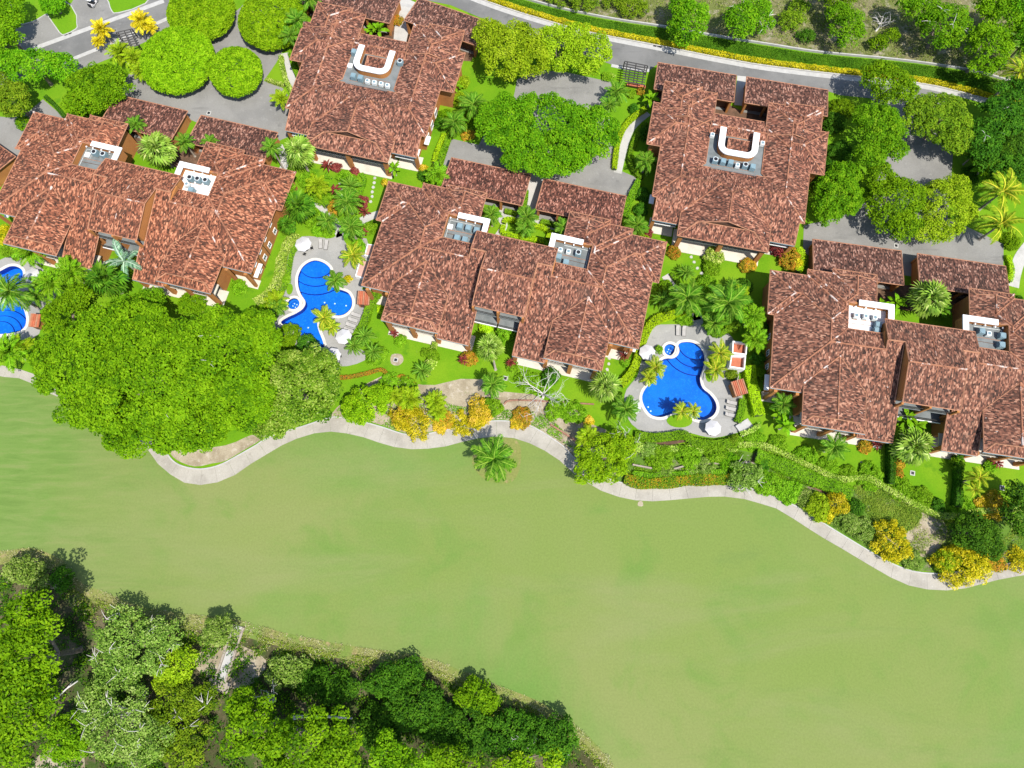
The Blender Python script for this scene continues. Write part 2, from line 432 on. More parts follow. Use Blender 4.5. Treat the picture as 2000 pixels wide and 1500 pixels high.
class MB:
    """collects boxes, prisms and tubes into one mesh"""
    def __init__(s):
        s.v, s.f = [], []

    def add(s, vs, fs):
        b = len(s.v)
        s.v += [tuple(x) for x in vs]
        s.f += [tuple(i + b for i in f) for f in fs]
        return s

    def box(s, x0, x1, y0, y1, z0, z1):
        return s.add([(x0, y0, z0), (x1, y0, z0), (x1, y1, z0), (x0, y1, z0), (x0, y0, z1), (x1, y0, z1), (x1, y1, z1), (x0, y1, z1)],
                     [(0, 3, 2, 1), (4, 5, 6, 7), (0, 1, 5, 4), (1, 2, 6, 5), (2, 3, 7, 6), (3, 0, 4, 7)])

    def prism(s, poly, z0, z1):
        poly = ccw(poly)
        n = len(poly)
        zt = z1 if hasattr(z1, '__len__') else [z1] * n
        vs = [(p[0], p[1], z0) for p in poly] + [(p[0], p[1], z) for p, z in zip(poly, zt)]
        tri = tessellate_polygon([[Vector((p[0], p[1], 0)) for p in poly]])
        fs = [(c + n, b + n, a + n) if area3(poly, a, b, c) < 0 else (a + n, b + n, c + n) for a, b, c in tri]
        fs += [(a, c, b) if area3(poly, a, b, c) > 0 else (a, b, c) for a, b, c in tri]
        fs += [(i, (i + 1) % n, (i + 1) % n + n, i + n) for i in range(n)]
        return s.add(vs, fs)

    def tube(s, pts, rad, seg=6, cap=True):
        pts = [Vector(p) for p in pts]
        rs = rad if hasattr(rad, '__len__') else [rad] * len(pts)
        vs, fs = [], []
        for i, p in enumerate(pts):
            d = (pts[min(i + 1, len(pts) - 1)] - pts[max(i - 1, 0)]).normalized()
            a = d.cross(Vector((0, 0, 1)) if abs(d.z) < 0.9 else Vector((1, 0, 0))).normalized()
            b = d.cross(a)
            for k in range(seg):
                t = 2 * PI * k / seg
                vs.append(p + (a * math.cos(t) + b * math.sin(t)) * rs[i])
        for i in range(len(pts) - 1):
            for k in range(seg):
                k2 = (k + 1) % seg
                fs.append((i * seg + k, i * seg + k2, (i + 1) * seg + k2, (i + 1) * seg + k))
        if cap:
            fs.append(tuple(range(seg)))
            fs.append(tuple(reversed(range(len(vs) - seg, len(vs)))))
        return s.add(vs, fs)

    def build(s, name, mat, parent=None, loc=None, rz=0.0, smooth=False):
        return mk(name, s.v, s.f, mat, parent, loc, rz, smooth)


def area3(p, a, b, c):
    return (p[b][0] - p[a][0]) * (p[c][1] - p[a][1]) - (p[c][0] - p[a][0]) * (p[b][1] - p[a][1])


def ccw(p):
    a = sum(p[i - 1][0] * p[i][1] - p[i][0] * p[i - 1][1] for i in range(len(p)))
    return list(p) if a > 0 else list(reversed(p))


def smooth_loop(p, n=3, closed=True):
    """Catmull-Rom through the points"""
    out, N = [], len(p)
    rng = range(N) if closed else range(N - 1)
    for i in rng:
        g = (lambda j: Vector(p[j % N][:2])) if closed else (lambda j: Vector(p[min(max(j, 0), N - 1)][:2]))
        a, b, c, d = g(i - 1), g(i), g(i + 1), g(i + 2)
        for k in range(n):
            t = k / n
            out.append(0.5 * (2 * b + (c - a) * t + (2 * a - 5 * b + 4 * c - d) * t * t + (3 * b - a - 3 * c + d) * t ** 3))
    if not closed:
        out.append(Vector(p[-1][:2]))
    return [tuple(v) for v in out]


def offset_loop(p, d):
    """outward offset of a counter-clockwise loop"""
    p = ccw(p)
    n, out = len(p), []
    for i in range(n):
        a, b, c = Vector(p[i - 1]), Vector(p[i]), Vector(p[(i + 1) % n])
        t = (c - a).normalized()
        out.append((b.x + t.y * d, b.y - t.x * d))
    return out


def gpx(pts, z=0.0):
    return [tuple(P(x, y, z)[:2]) for x, y in pts]


def sheet(name, loop, z, mat, holes=(), kind='structure', parent=None, label=None, cat=None, thick=0.0):
    loops = [[Vector((x, y, z)) for x, y in L] for L in [ccw(loop)] + [list(reversed(ccw(h))) for h in holes]]
    tri = tessellate_polygon(loops)
    vs = [v for L in loops for v in L]
    fs = []
    for a, b, c in tri:
        fs.append((a, b, c) if area3(vs, a, b, c) > 0 else (c, b, a))
    if thick:
        n0, base = len(vs), 0
        vs = vs + [Vector((v.x, v.y, z - thick)) for v in vs]
        for L in loops:
            for i in range(len(L)):
                a, b = base + i, base + (i + 1) % len(L)
                fs.append((a + n0, b + n0, b, a))
            base += len(L)
    o = mk(name, vs, fs, mat, parent)
    if parent is None:
        tag(o, label, cat, kind=kind)
    return o


def ring(name, inner, outer, z0, z1, mat, parent):
    """a closed band between two loops of equal length, as a solid"""
    n = len(inner)
    vs = [(x, y, z1) for x, y in inner] + [(x, y, z1) for x, y in outer] + [(x, y, z0) for x, y in inner] + [(x, y, z0) for x, y in outer]
    fs = []
    for i in range(n):
        j = (i + 1) % n
        fs += [(i, n + i, n + j, j), (n + i, 3 * n + i, 3 * n + j, n + j), (2 * n + i, i, j, 2 * n + j)]
    return mk(name, vs, fs, mat, parent)


def band(name, line, half, z0, z1, mat, parent=None):
    """a strip of constant width along an open line, as a solid"""
    L, R = [], []
    for i, p in enumerate(line):
        a, c = Vector(line[max(i - 1, 0)]), Vector(line[min(i + 1, len(line) - 1)])
        t = (c - a).normalized()
        L.append((p[0] - t.y * half, p[1] + t.x * half))
        R.append((p[0] + t.y * half, p[1] - t.x * half))
    n = len(line)
    vs = [(x, y, z1) for x, y in L] + [(x, y, z1) for x, y in R] + [(x, y, z0) for x, y in L] + [(x, y, z0) for x, y in R]
    fs = []
    for i in range(n - 1):
        fs += [(i, n + i, n + i + 1, i + 1), (2 * n + i, i, i + 1, 2 * n + i + 1), (n + i, 3 * n + i, 3 * n + i + 1, n + i + 1)]
    fs += [(0, 2 * n, 3 * n, n), (n - 1, 2 * n - 1, 4 * n - 1, 3 * n - 1)]
    return mk(name, vs, fs, mat, parent)

# ================================================================== ground
POOL_M = smooth_loop(gpx([(618, 509), (635, 515), (646, 527), (643, 542), (644, 554), (653, 563), (668, 567), (681, 573), (688, 587), (686, 602), (675, 613), (662, 617),
                          (644, 615), (626, 620), (620, 632), (623, 647), (629, 662), (634, 680), (629, 686), (615, 674), (592, 657), (570, 644), (549, 631), (560, 621), (577, 613), (592, 603),
                          (597, 590), (588, 575), (583, 560), (582, 545), (585, 533), (592, 521), (604, 512)]), 3)
POOL_R = smooth_loop(gpx([(1326, 672), (1341, 668), (1359, 672), (1372, 686), (1376, 704), (1372, 722), (1367, 740), (1372, 758), (1386, 770), (1397, 785), (1399, 800), (1391, 813),
                          (1374, 820), (1359, 819), (1342, 811), (1322, 806), (1305, 811), (1290, 815), (1272, 811), (1260, 797), (1254, 780), (1257, 765), (1268, 750), (1279, 738),
                          (1285, 722), (1289, 708), (1298, 701), (1313, 699), (1322, 689)]), 3)
POOL_L = smooth_loop(gpx([(-42, 548), (-20, 537), (0, 530), (18, 521), (33, 521), (45, 530), (43, 548), (33, 570), (34, 583), (42, 594), (49, 610), (52, 626), (47, 641), (30, 650), (0, 653), (-45, 655), (-75, 600)]), 3)


def circ(px, py, rpx, n=28):
    c, r = P(px, py), rpx * mpp(px, py)
    return [(c.x + r * math.cos(2 * PI * i / n), c.y + r * math.sin(2 * PI * i / n)) for i in range(n)]


SPA_M, SPA_R = circ(574, 594, 11.5), circ(1309, 684, 12)
HOLES = [POOL_M, POOL_R, POOL_L, SPA_M, SPA_R]

sheet('ground', [(-1500, -1500), (1500, -1500), (1500, 1500), (-1500, 1500)], 0.0, 'fairway', HOLES, label='pale green mown golf fairway turf', cat='grass')

UP = [(-60, 700), (0, 713), (58, 727), (120, 752), (190, 780), (255, 815), (300, 850), (318, 872), (335, 897), (355, 910), (385, 916), (410, 914), (435, 906), (465, 890), (500, 870), (520, 857), (560, 842), (585, 835), (610, 827), (640, 817), (660, 815),
      (700, 822), (745, 834), (790, 848), (830, 848), (880, 838), (920, 829), (955, 823), (995, 823), (1035, 832), (1065, 848), (1100, 872), (1120, 893), (1147, 914), (1180, 932),
      (1210, 942), (1250, 950), (1300, 950), (1350, 945), (1400, 944), (1450, 950), (1490, 962), (1530, 978), (1560, 992), (1600, 1017), (1650, 1048), (1700, 1078), (1740, 1100),
      (1780, 1115), (1820, 1120), (1860, 1118), (1920, 1110), (1960, 1103), (2010, 1092), (2080, 1075)]
LO = [(-60, 720), (0, 735), (50, 742), (105, 772), (180, 803), (240, 838), (270, 858), (286, 872), (300, 897), (325, 920), (345, 935), (370, 946), (395, 947), (425, 942), (455, 930), (490, 906), (525, 885), (560, 865), (600, 850), (635, 843), (665, 845),
      (700, 851), (745, 866), (785, 876), (825, 877), (870, 872), (915, 860), (955, 853), (995, 854), (1030, 864), (1060, 878), (1090, 897), (1110, 916), (1150, 945), (1190, 965),
      (1240, 977), (1280, 979), (1330, 975), (1390, 970), (1440, 972), (1490, 985), (1520, 995), (1560, 1020), (1600, 1046), (1650, 1075), (1700, 1105), (1740, 1128), (1780, 1145),
      (1830, 1153), (1880, 1150), (1930, 1137), (1970, 1128), (2010, 1122), (2080, 1108)]
UPs, LOs = smooth_loop(gpx(UP), 8, False), smooth_loop(gpx(LO), 8, False)
mid_path = [((a[0] + b[0]) / 2, (a[1] + b[1]) / 2) for a, b in zip(gpx(UP), [min(gpx(LO), key=lambda q, p=p: (q[0] - p[0]) ** 2 + (q[1] - p[1]) ** 2) for p in gpx(UP)])]
sheet('lawn', smooth_loop(mid_path, 3, False) + gpx([(2500, 1000), (2700, -300), (-700, -300), (-500, 690)]), 0.012, 'lawn', HOLES, label='vivid green garden lawn around the villas', cat='lawn')

# cart path in concrete slabs
path = bpy.data.objects.new('cart_path', None)
COL.objects.link(path)
tag(path, 'winding pale concrete cart path along the fairway edge', 'path', kind='structure')
cum, slabs, last = 0.0, [LOs[0]], LOs[0]
for a, b in zip(LOs, LOs[1:]):
    cum += math.dist(a, b)
    if cum > 3.0:
        slabs.append(b)
        cum = 0
near = lambda q: min(UPs, key=lambda p: (q[0] - p[0]) ** 2 + (q[1] - p[1]) ** 2)
prs = [(q, near(q)) for q in slabs]
rnd = random.Random(4)
for (a, b), (c, d) in zip(prs, prs[1:]):
    A, B, C, D = Vector(a), Vector(b), Vector(c), Vector(d)
    g = 0.004
    q = [A.lerp(C, g), C.lerp(A, g), D.lerp(B, g), B.lerp(D, g)]
    if (q[2] - q[3]).length < 0.3 or (q[0] - q[1]).length < 0.3:
        q = [A, C, (D + B) / 2 + (D - B) * 0.5, B]
    MB().prism([tuple(v) for v in q], -0.05, 0.055 + rnd.uniform(0, 0.012)).build('slab', 'cart', path)
kl = [(x, y) for x, y in UPs]
band('kerb', [tuple(v) for v in kl[54:len(kl) - 10]], 0.12, 0, 0.16, 'kerb', path)

# planted strip soil between lawn and path, worn patches
sheet('soil_bed', smooth_loop(gpx([(640, 818), (690, 770), (745, 735), (800, 748), (850, 752), (900, 740), (960, 745), (985, 765), (1040, 770), (1080, 790), (1125, 800), (1160, 830), (1200, 850),
                                   (1195, 900), (1190, 934), (1150, 914), (1122, 893), (1067, 850), (1030, 828), (995, 820), (955, 820), (880, 835), (830, 845), (790, 845), (745, 830), (700, 819)]), 2), 0.02, 'soil', label='sandy planting bed beside the cart path', cat='soil')
sheet('soil_bed', smooth_loop(gpx([(1200, 850), (1250, 866), (1330, 868), (1400, 872), (1470, 885), (1560, 925), (1640, 965), (1700, 945), (1760, 985), (1850, 1020), (1990, 1005), (2060, 1000), (2060, 1080), (1960, 1100),
                                   (1860, 1115), (1780, 1112), (1700, 1075), (1600, 1014), (1530, 975), (1450, 947), (1350, 942), (1250, 947), (1195, 934)]), 2), 0.021, 'bedgreen', label='terraced planting slope below the right-hand pool', cat='soil')
sheet('rough_grass', smooth_loop(gpx([(1680, 945), (1730, 960), (1790, 995), (1800, 1010), (1770, 1040), (1720, 1030), (1690, 1000), (1675, 970)]), 3), 0.03, 'bedgreen', label='patch of rough grass under the clipped garden hedge', cat='grass')
sheet('bare_patch', smooth_loop(gpx([(415, 905), (440, 900), (475, 880), (505, 862), (520, 850), (490, 850), (440, 870), (350, 880), (330, 880), (345, 898), (380, 911)]), 3), 0.024, 'soil', label='bare earth inside the cart path bend under the giant tree', cat='soil')
for pts, lab in (([(765, 693), (783, 692), (788, 704), (778, 714), (764, 710)], 'sandy patch round the drain cover in the middle lawn'),
                 ([(945, 862), (1000, 856), (1018, 880), (1010, 930), (985, 945), (945, 935), (922, 905), (930, 875)], 'worn straw-coloured ring under the fairway palm'),
                 ([(905, 748), (945, 740), (975, 748), (968, 775), (930, 790), (900, 775)], 'pale bare ground by the brick-edged bed'),
                 ([(1780, 1005), (1830, 1005), (1850, 1040), (1820, 1085), (1785, 1080), (1768, 1040)], 'grey bare ground between the yellow shrub and dark tree'),
                 ([(90, 1135), (110, 1130), (130, 1140), (115, 1150), (92, 1147)], 'pale worn spot at the fairway edge'),
                 ([(1247, 980), (1254, 979), (1256, 988), (1246, 988)], 'pale tee marker spot beside the cart path')):
    sheet('bare_patch', smooth_loop(gpx(pts), 3), 0.027, 'soil' if 'worn straw' not in lab else 'verge_dry', label=lab, cat='soil')

# woodland at the bottom
WOOD = [(-80, 1080), (0, 1085), (60, 1080), (120, 1105), (150, 1145), (200, 1165), (260, 1190), (350, 1207), (450, 1218), (540, 1242), (650, 1265), (760, 1282), (830, 1294), (900, 1320), (960, 1345), (1040, 1375),
        (1100, 1412), (1150, 1452), (1190, 1500), (1230, 1560), (1300, 1700), (-200, 1900), (-300, 1300)]
sheet('woodland_edge', smooth_loop(gpx([(x + 4, y - 9) for x, y in WOOD]), 3), 0.014, 'verge_dry', label='straw-coloured rough grass along the woodland edge', cat='grass')
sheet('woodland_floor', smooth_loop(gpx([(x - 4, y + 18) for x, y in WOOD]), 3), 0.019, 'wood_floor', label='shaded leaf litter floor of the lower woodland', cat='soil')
sheet('dirt_clearing', smooth_loop(gpx([(60, 1490), (110, 1455), (150, 1450), (165, 1480), (150, 1530), (40, 1540)]), 3), 0.024, 'soil', label='dirt clearing at the lower left corner', cat='soil')
sheet('dirt_clearing', smooth_loop(gpx([(375, 1290), (400, 1270), (440, 1255), (470, 1260), (520, 1290), (500, 1330), (460, 1345), (410, 1330)]), 3), 0.024, 'soil', label='sandy clearing with stone culvert at the woodland edge', cat='soil')
# hillside at the top right
WALLLINE = [(985, -14), (1040, 3), (1110, 21), (1200, 39), (1299, 54), (1400, 72), (1500, 88), (1598, 103), (1742, 117), (1835, 129), (1904, 141), (1990, 165), (2080, 190)]
ROADTOP = [(870, -30), (930, -5), (1010, 23), (1130, 58), (1200, 73), (1300, 92), (1400, 112), (1500, 129), (1660, 148), (1790, 162), (1860, 176), (1950, 200), (2080, 240)]
sheet('hillside', gpx(WALLLINE) + gpx([(2300, 100), (2400, -300), (900, -300)]), 0.02, 'scrub', label='dry scrub hillside above the road', cat='hillside')
sheet('bank', gpx(ROADTOP) + list(reversed(gpx(WALLLINE))), 0.024, 'lawn', label='grassy bank between road and hillside wall', cat='bank')
rw = bpy.data.objects.new('retaining_kerb', None)
COL.objects.link(rw)
tag(rw, 'thin pale concrete wall along the foot of the hillside', 'wall')
band('wall', smooth_loop(gpx(WALLLINE), 4, False), 0.14, 0, 0.55, 'kerb', rw)

# roads and courts
def kerbed(name, pts, z, mat, label, cat, sm=0, kerb=True):
    lp = gpx(pts)
    if sm:
        lp = smooth_loop(lp, sm)
    o = sheet(name, lp, z, mat, label=label, cat=cat)
    return o


road = kerbed('road', ROADTOP[:11] + [(1860, 190), (1790, 190), (1700, 192), (1640, 186), (1616, 178), (1460, 152), (1438, 149), (1285, 125), (1269, 137), (1194, 126), (1120, 100), (1040, 70), (956, 42), (880, 10), (780, -10), (700, -40), (800, -60)], 0.045, 'asphalt', 'grey asphalt road running behind the villas', 'road')
band('gutter', smooth_loop([tuple(Vector(p) + Vector((-0.15, -0.75))) for p in gpx(ROADTOP)], 4, False), 0.55, 0.03, 0.062, 'kerb', road)
band('kerb', smooth_loop([tuple(p) for p in gpx(ROADTOP)], 4, False), 0.14, 0.03, 0.16, 'kerb', road)
band('gutter', smooth_loop(gpx([(1194, 128), (1230, 135), (1268, 138)]), 4, False), 0.4, 0.03, 0.062, 'kerb', road)
band('gutter', smooth_loop(gpx([(779, 8), (800, 12), (818, 22)]), 4, False), 0.4, 0.03, 0.062, 'kerb', road)
plaza = kerbed('parking_court', [(30, 55), (45, 48), (90, 28), (140, 6), (160, -30), (420, -40), (345, 10), (330, 60), (225, 110), (150, 140), (110, 150), (40, 110)], 0.034, 'pavers', 'paved forecourt at the top left with grass islands', 'courtyard')
lane = kerbed('road', [(345, -32), (420, -40), (335, 30), (141, 113), (60, 150), (-60, 190), (-60, 150), (75, 93), (200, 40)], 0.048, 'asphalt', 'narrow asphalt lane crossing the top left corner', 'road')
band('gutter', gpx([(320, 2), (75, 92), (-20, 128)]), 0.55, 0.03, 0.066, 'kerb', lane)
band('gutter', gpx([(333, 34), (215, 86), (141, 116), (60, 152)]), 0.45, 0.03, 0.066, 'kerb', lane)
for pts, lab in (([(88, 29), (95, 31), (118, 64), (128, 67), (148, 57), (150, 47), (139, 12), (60, -30), (20, 0), (45, 48)], 'grass island with a round tree in the forecourt'),
                 ([(210, -20), (214, 5), (220, 22), (232, 25), (284, 7), (300, -30)], 'grass island above the asphalt lane')):
    isl = sheet('grass_island', smooth_loop(gpx(pts), 2), 0.15, 'lawn', label=lab, cat='lawn', thick=0.13)
    lp = smooth_loop(gpx(pts), 2)
    ring('kerb', ccw(lp), offset_loop(lp, 0.22), 0.03, 0.17, 'kerb', isl)
kerbed('parking_court', [(246, 152), (262, 134), (330, 160), (400, 70), (470, 15), (500, -20), (560, -20), (565, 60), (552, 100), (540, 122), (528, 140), (515, 158), (552, 172), (562, 186), (566, 240), (562, 268), (545, 275), (440, 262), (367, 232), (300, 215), (230, 190)], 0.036, 'pavers', 'paved court around the clipped round trees', 'courtyard')
kerbed('driveway', [(-60, 222), (20, 230), (48, 226), (84, 194), (126, 230), (118, 240), (66, 300), (40, 330), (-60, 330)], 0.036, 'pavers', 'grey driveway beside the villa by the giant tree', 'driveway')
kerbed('parking_court', [(1004, 187), (1010, 155), (1048, 138), (1100, 140), (1196, 161), (1188, 206), (1195, 285), (1206, 292), (1203, 330), (1246, 348), (1226, 384), (1214, 446), (1200, 460), (1048, 430), (1020, 420), (868, 366), (866, 322), (881, 271), (935, 283), (960, 240)], 0.036, 'pavers', 'paved court around the wide green tree', 'courtyard')
kerbed('parking_court', [(1568, 492), (1570, 440), (1640, 425), (1700, 390), (1735, 292), (1765, 235), (1700, 194), (1795, 186), (1855, 190), (1805, 232), (1861, 302), (1858, 346), (1850, 425), (1960, 477), (1959, 530), (1780, 540), (1600, 510)], 0.038, 'pavers', 'grey parking court between trees at the right', 'courtyard')
kerbed('footway', [(1434, 205), (1458, 208), (1462, 150), (1440, 148)], 0.05, 'walk', 'concrete drive between the two carports by the road', 'path')
kerbed('footway', [(780, -10), (818, 8), (800, 50), (792, 90), (768, 85), (772, 40)], 0.05, 'walk', 'concrete drive between the two uppermost carports', 'path')
kerbed('footway', [(1036, 340), (1066, 348), (1050, 415), (1040, 440), (1022, 436), (1024, 408)], 0.05, 'walk', 'concrete drive between the carports of the central villa', 'path')
for i, (pts, w, lab) in enumerate((
        ([(980, 408), (1000, 425), (1060, 436), (1110, 448), (1150, 455)], 0.9, 'walkway behind the carports of the central villa'),
        ([(975, 425), (985, 440), (972, 462)], 0.7, 'short walkway beside the clipped planter'),
        ([(1265, 220), (1234, 248), (1219, 285), (1206, 338)], 0.85, 'curving white walk between hedges by the villa near the pergola'),
        ([(556, 104), (562, 130), (574, 160), (585, 180)], 0.85, 'curving white walk beside the clipped round trees'),
        ([(617, 394), (640, 415), (655, 438), (665, 462)], 0.85, 'pale walk leading down to the middle pool'),
        ([(705, 432), (722, 424), (740, 418)], 0.8, 'short pale walk beside the central villa'),
        ([(1299, 538), (1312, 556), (1330, 580), (1352, 600), (1362, 625)], 0.8, 'pale walk leading down to the right-hand pool'),
        ([(2010, 480), (1992, 505), (1982, 535), (1978, 560)], 1.2, 'curving white walk at the right edge'),
        ([(548, 340), (556, 320), (552, 300), (545, 285)], 0.8, 'walk between carport and palms by the middle villa'))):
    w_ = band('footpath', smooth_loop(gpx(pts), 5, False), w, 0.0, 0.06, 'walk')
    tag(w_, lab, 'path', kind='structure')
# stepping stones
for pts, lab in (([(664, 334), (666, 346), (664, 358), (667, 370), (668, 382), (668, 396)], 'line of stepping stones by the round planter bed'), ([(732, 348), (731, 357), (729, 366), (727, 375), (727, 384), (724, 394)], 'line of stepping stones ending by the orange shrub'),
                 ([(1350, 502), (1356, 512), (1362, 524), (1370, 534)], 'stepping stones in the lawn below the villa near the road'), ([(1190, 700), (1189, 711), (1186, 722), (1183, 732)], 'stepping stones beside the corner fan palm')):
    e = bpy.data.objects.new('stepping_stone_path', None)
    COL.objects.link(e)
    tag(e, lab, 'path', kind='structure')
    for x, y in pts:
        c = P(x, y)
        MB().prism([(c.x + rnd.uniform(.28, .4) * math.cos(t), c.y + rnd.uniform(.28, .4) * math.sin(t)) for t in [i * PI / 3 for i in range(6)]], 0.0, 0.07).build('stone', 'walk', e)

# ================================================================== pools
def pool(name, loop, deck, label, spa=None, cope=0.55, steps=None, lights=()):
    t = bpy.data.objects.new(name, None)
    COL.objects.link(t)
    tag(t, label, 'pool', 'swimming pools')
    loop = ccw(loop)
    n = len(loop)
    # basin
    vs = [(x, y, 0.03) for x, y in loop] + [(x, y, -1.25) for x, y in loop]
    fs = [((i + 1) % n, i, n + i, n + (i + 1) % n) for i in range(n)]
    mk('basin_wall', vs, fs, 'pool_edge', t)
    sheet('basin_floor', loop, -1.25, 'pool_tile', parent=t)
    sheet('water', loop, -0.10, 'water', parent=t)
    out = offset_loop(loop, cope)
    ring('coping', loop, out, 0.0, 0.12, 'coping', t)
    if spa:
        spa = ccw(spa)
        m_ = len(spa)
        mk('spa_wall', [(x, y, 0.2) for x, y in spa] + [(x, y, -0.8) for x, y in spa], [((i + 1) % m_, i, m_ + i, m_ + (i + 1) % m_) for i in range(m_)], 'pool_edge', t)
        sheet('spa_floor', spa, -0.8, 'spa_tile', parent=t)
        sheet('spa_water', spa, 0.05, 'water', parent=t)
        ring('spa_rim', spa, offset_loop(spa, 0.55), 0.0, 0.24, 'coping', t)
        ring('spa_bench', offset_loop(spa, -0.45), offset_loop(spa, -0.01), -0.8, -0.35, 'spa_tile', t)
        c = Vector((sum(p[0] for p in spa) / m_, sum(p[1] for p in spa) / m_))
        for a in (0.4, 1.9, 3.4, 5.0):
            MB().tube([(c.x + .42 * math.cos(a), c.y + .42 * math.sin(a), -.8), (c.x + .42 * math.cos(a), c.y + .42 * math.sin(a), -.72)], .12, 8).build('spa_jet', 'white', t)
    if steps:
        (cx, cy), r0, a0, a1 = steps
        c = P(cx, cy)
        for k in range(3):
            r = r0 * (0.55 + 0.24 * k)
            arc = [(c.x + r * math.cos(a0 + (a1 - a0) * i / 14), c.y + r * math.sin(a0 + (a1 - a0) * i / 14)) for i in range(15)]
            band('step_edge', arc, 0.05, -1.25, -0.32 - 0.28 * k, 'pool_edge', t)
        for k in range(2, -1, -1):
            r = r0 * (0.55 + 0.24 * k) - .05
            fan = [(c.x, c.y)] + [(c.x + r * math.cos(a0 + (a1 - a0) * i / 14), c.y + r * math.sin(a0 + (a1 - a0) * i / 14)) for i in range(15)]
            MB().prism(fan, -1.24, -0.34 - 0.28 * k).build('step', 'pool_tile', t)
    for x, y in lights:
        c = P(x, y, -1.2)
        MB().tube([(c.x, c.y, -1.25), (c.x, c.y, -1.2)], .16, 8).build('pool_light', 'white', t)
    # deck
    d = sheet('pool_deck', smooth_loop(gpx(deck), 2), 0.06, 'pooldeck', [offset_loop(loop, .12)] + ([offset_loop(spa, .04)] if spa else []), label='grey concrete deck around the ' + label, cat='deck')
    return t


pool('swimming_pool', POOL_M, [(560, 512), (564, 497), (575, 478), (590, 462), (620, 463), (644, 466), (656, 461), (660, 452), (668, 455), (672, 470), (684, 482), (700, 470), (716, 466), (722, 500), (715, 540), (707, 566), (722, 562), (726, 587), (714, 612), (694, 642), (682, 668), (716, 689), (712, 704), (680, 715),
                               (655, 712), (600, 690), (545, 650), (512, 612), (522, 597), (539, 578), (552, 557), (559, 536)], 'blue kidney-shaped pool between the two villas', SPA_M,
     steps=((618, 506), 7.2, math.radians(190), math.radians(350)), lights=((634, 591), (654, 593), (676, 597), (602, 640)))
pool('swimming_pool', POOL_R, [(1252, 668), (1263, 645), (1290, 634), (1335, 634), (1350, 630), (1357, 608), (1368, 610), (1377, 640), (1392, 660), (1414, 650), (1431, 660), (1442, 700), (1443, 740), (1450, 775), (1446, 795), (1440, 822), (1450, 840), (1425, 849), (1395, 855), (1368, 851), (1338, 844),
                               (1300, 847), (1275, 847), (1245, 838), (1226, 817), (1219, 785), (1224, 760), (1244, 736), (1250, 712), (1248, 690)], 'blue three-lobed pool beside the fan palm', SPA_R,
     steps=((1360, 668), 6.4, math.radians(180), math.radians(300)), lights=((1271, 803), (1266, 795)))
pool('swimming_pool', POOL_L, [(-90, 530), (-30, 512), (0, 508), (27, 496), (44, 500), (62, 512), (90, 530), (112, 555), (105, 590), (78, 606), (80, 640), (66, 660), (0, 668), (-90, 670)], 'blue pool cut by the left edge',
     steps=((-5, 655), 5.5, math.radians(20), math.radians(160)), lights=((28, 628),))

# ================================================================== houses
def house_roof(parent, faces, mat, tint, caps_r=0.16, T=0.2, mirror=False):
    """faces: (z0, k, (a,b,c), [(u,v)...]); the plane is z0 + k*(a*u + b*v + c)"""
    edges = {}
    allf = []
    for z0, k, (a, b, c), poly in faces:
        allf.append((z0, k, a, b, c, poly))
        if mirror:
            allf.append((z0, k, -a, b, c, [(-u, v) for u, v in poly]))
    for z0, k, a, b, c, poly in allf:
        poly = ccw(poly)
        n = len(poly)
        zf = lambda u, v: z0 + k * (a * u + b * v + c)
        L = math.hypot(a, b)
        tri = tessellate_polygon([[Vector((u, v, 0)) for u, v in poly]])
        vs = [(u, v, zf(u, v)) for u, v in poly] + [(u, v, zf(u, v) - T) for u, v in poly]
        fs = [(i, j, m_) if area3(poly, i, j, m_) > 0 else (m_, j, i) for i, j, m_ in tri]
        nt_ = len(fs)
        fs += [(m_ + n, j + n, i + n) if area3(poly, i, j, m_) > 0 else (i + n, j + n, m_ + n) for i, j, m_ in tri]
        fs += [(i + n, (i + 1) % n + n, (i + 1) % n, i) for i in range(n)]
        me = bpy.data.meshes.new('roof_slope')
        me.from_pydata(vs, [], fs)
        me.materials.append(M[mat]); me.materials.append(M['verge'])
        uvl = me.uv_layers.new(name='UVMap')
        for pi, pl in enumerate(me.polygons):
            pl.material_index = 0 if pi < nt_ else 1
            for li in pl.loop_indices:
                x, y, z = me.vertices[me.loops[li].vertex_index].co
                d = (a * x + b * y) / L
                uvl.data[li].uv = ((-b * x + a * y) / L, d * math.sqrt(1 + k * k))
        o = linkob('roof_slope', me, None, parent)
        o.color = (*tint, 1)
        for i in range(n):
            p, q = poly[i], poly[(i + 1) % n]
            A, B = (p[0], p[1], zf(*p)), (q[0], q[1], zf(*q))
            key = tuple(sorted((tuple(round(t * 4) for t in A), tuple(round(t * 4) for t in B))))
            edges.setdefault(key, []).append((A, B))
    for key, es in edges.items():
        A, B = es[0]
        if math.dist(A, B) < 0.4:
            continue
        if len(es) > 1:
            A, B = (Vector(A) + Vector((0, 0, .02))), (Vector(B) + Vector((0, 0, .02)))
            MB().tube([A, A.lerp(B, .06), A.lerp(B, .5), A.lerp(B, .94), B], [caps_r * 1.5, caps_r, caps_r, caps_r, caps_r * 1.5], 6).build('ridge_cap', 'cap', parent)
        else:
            MB().tube([A, B], 0.10, 4).build('eave_tile_edge', 'verge', parent)


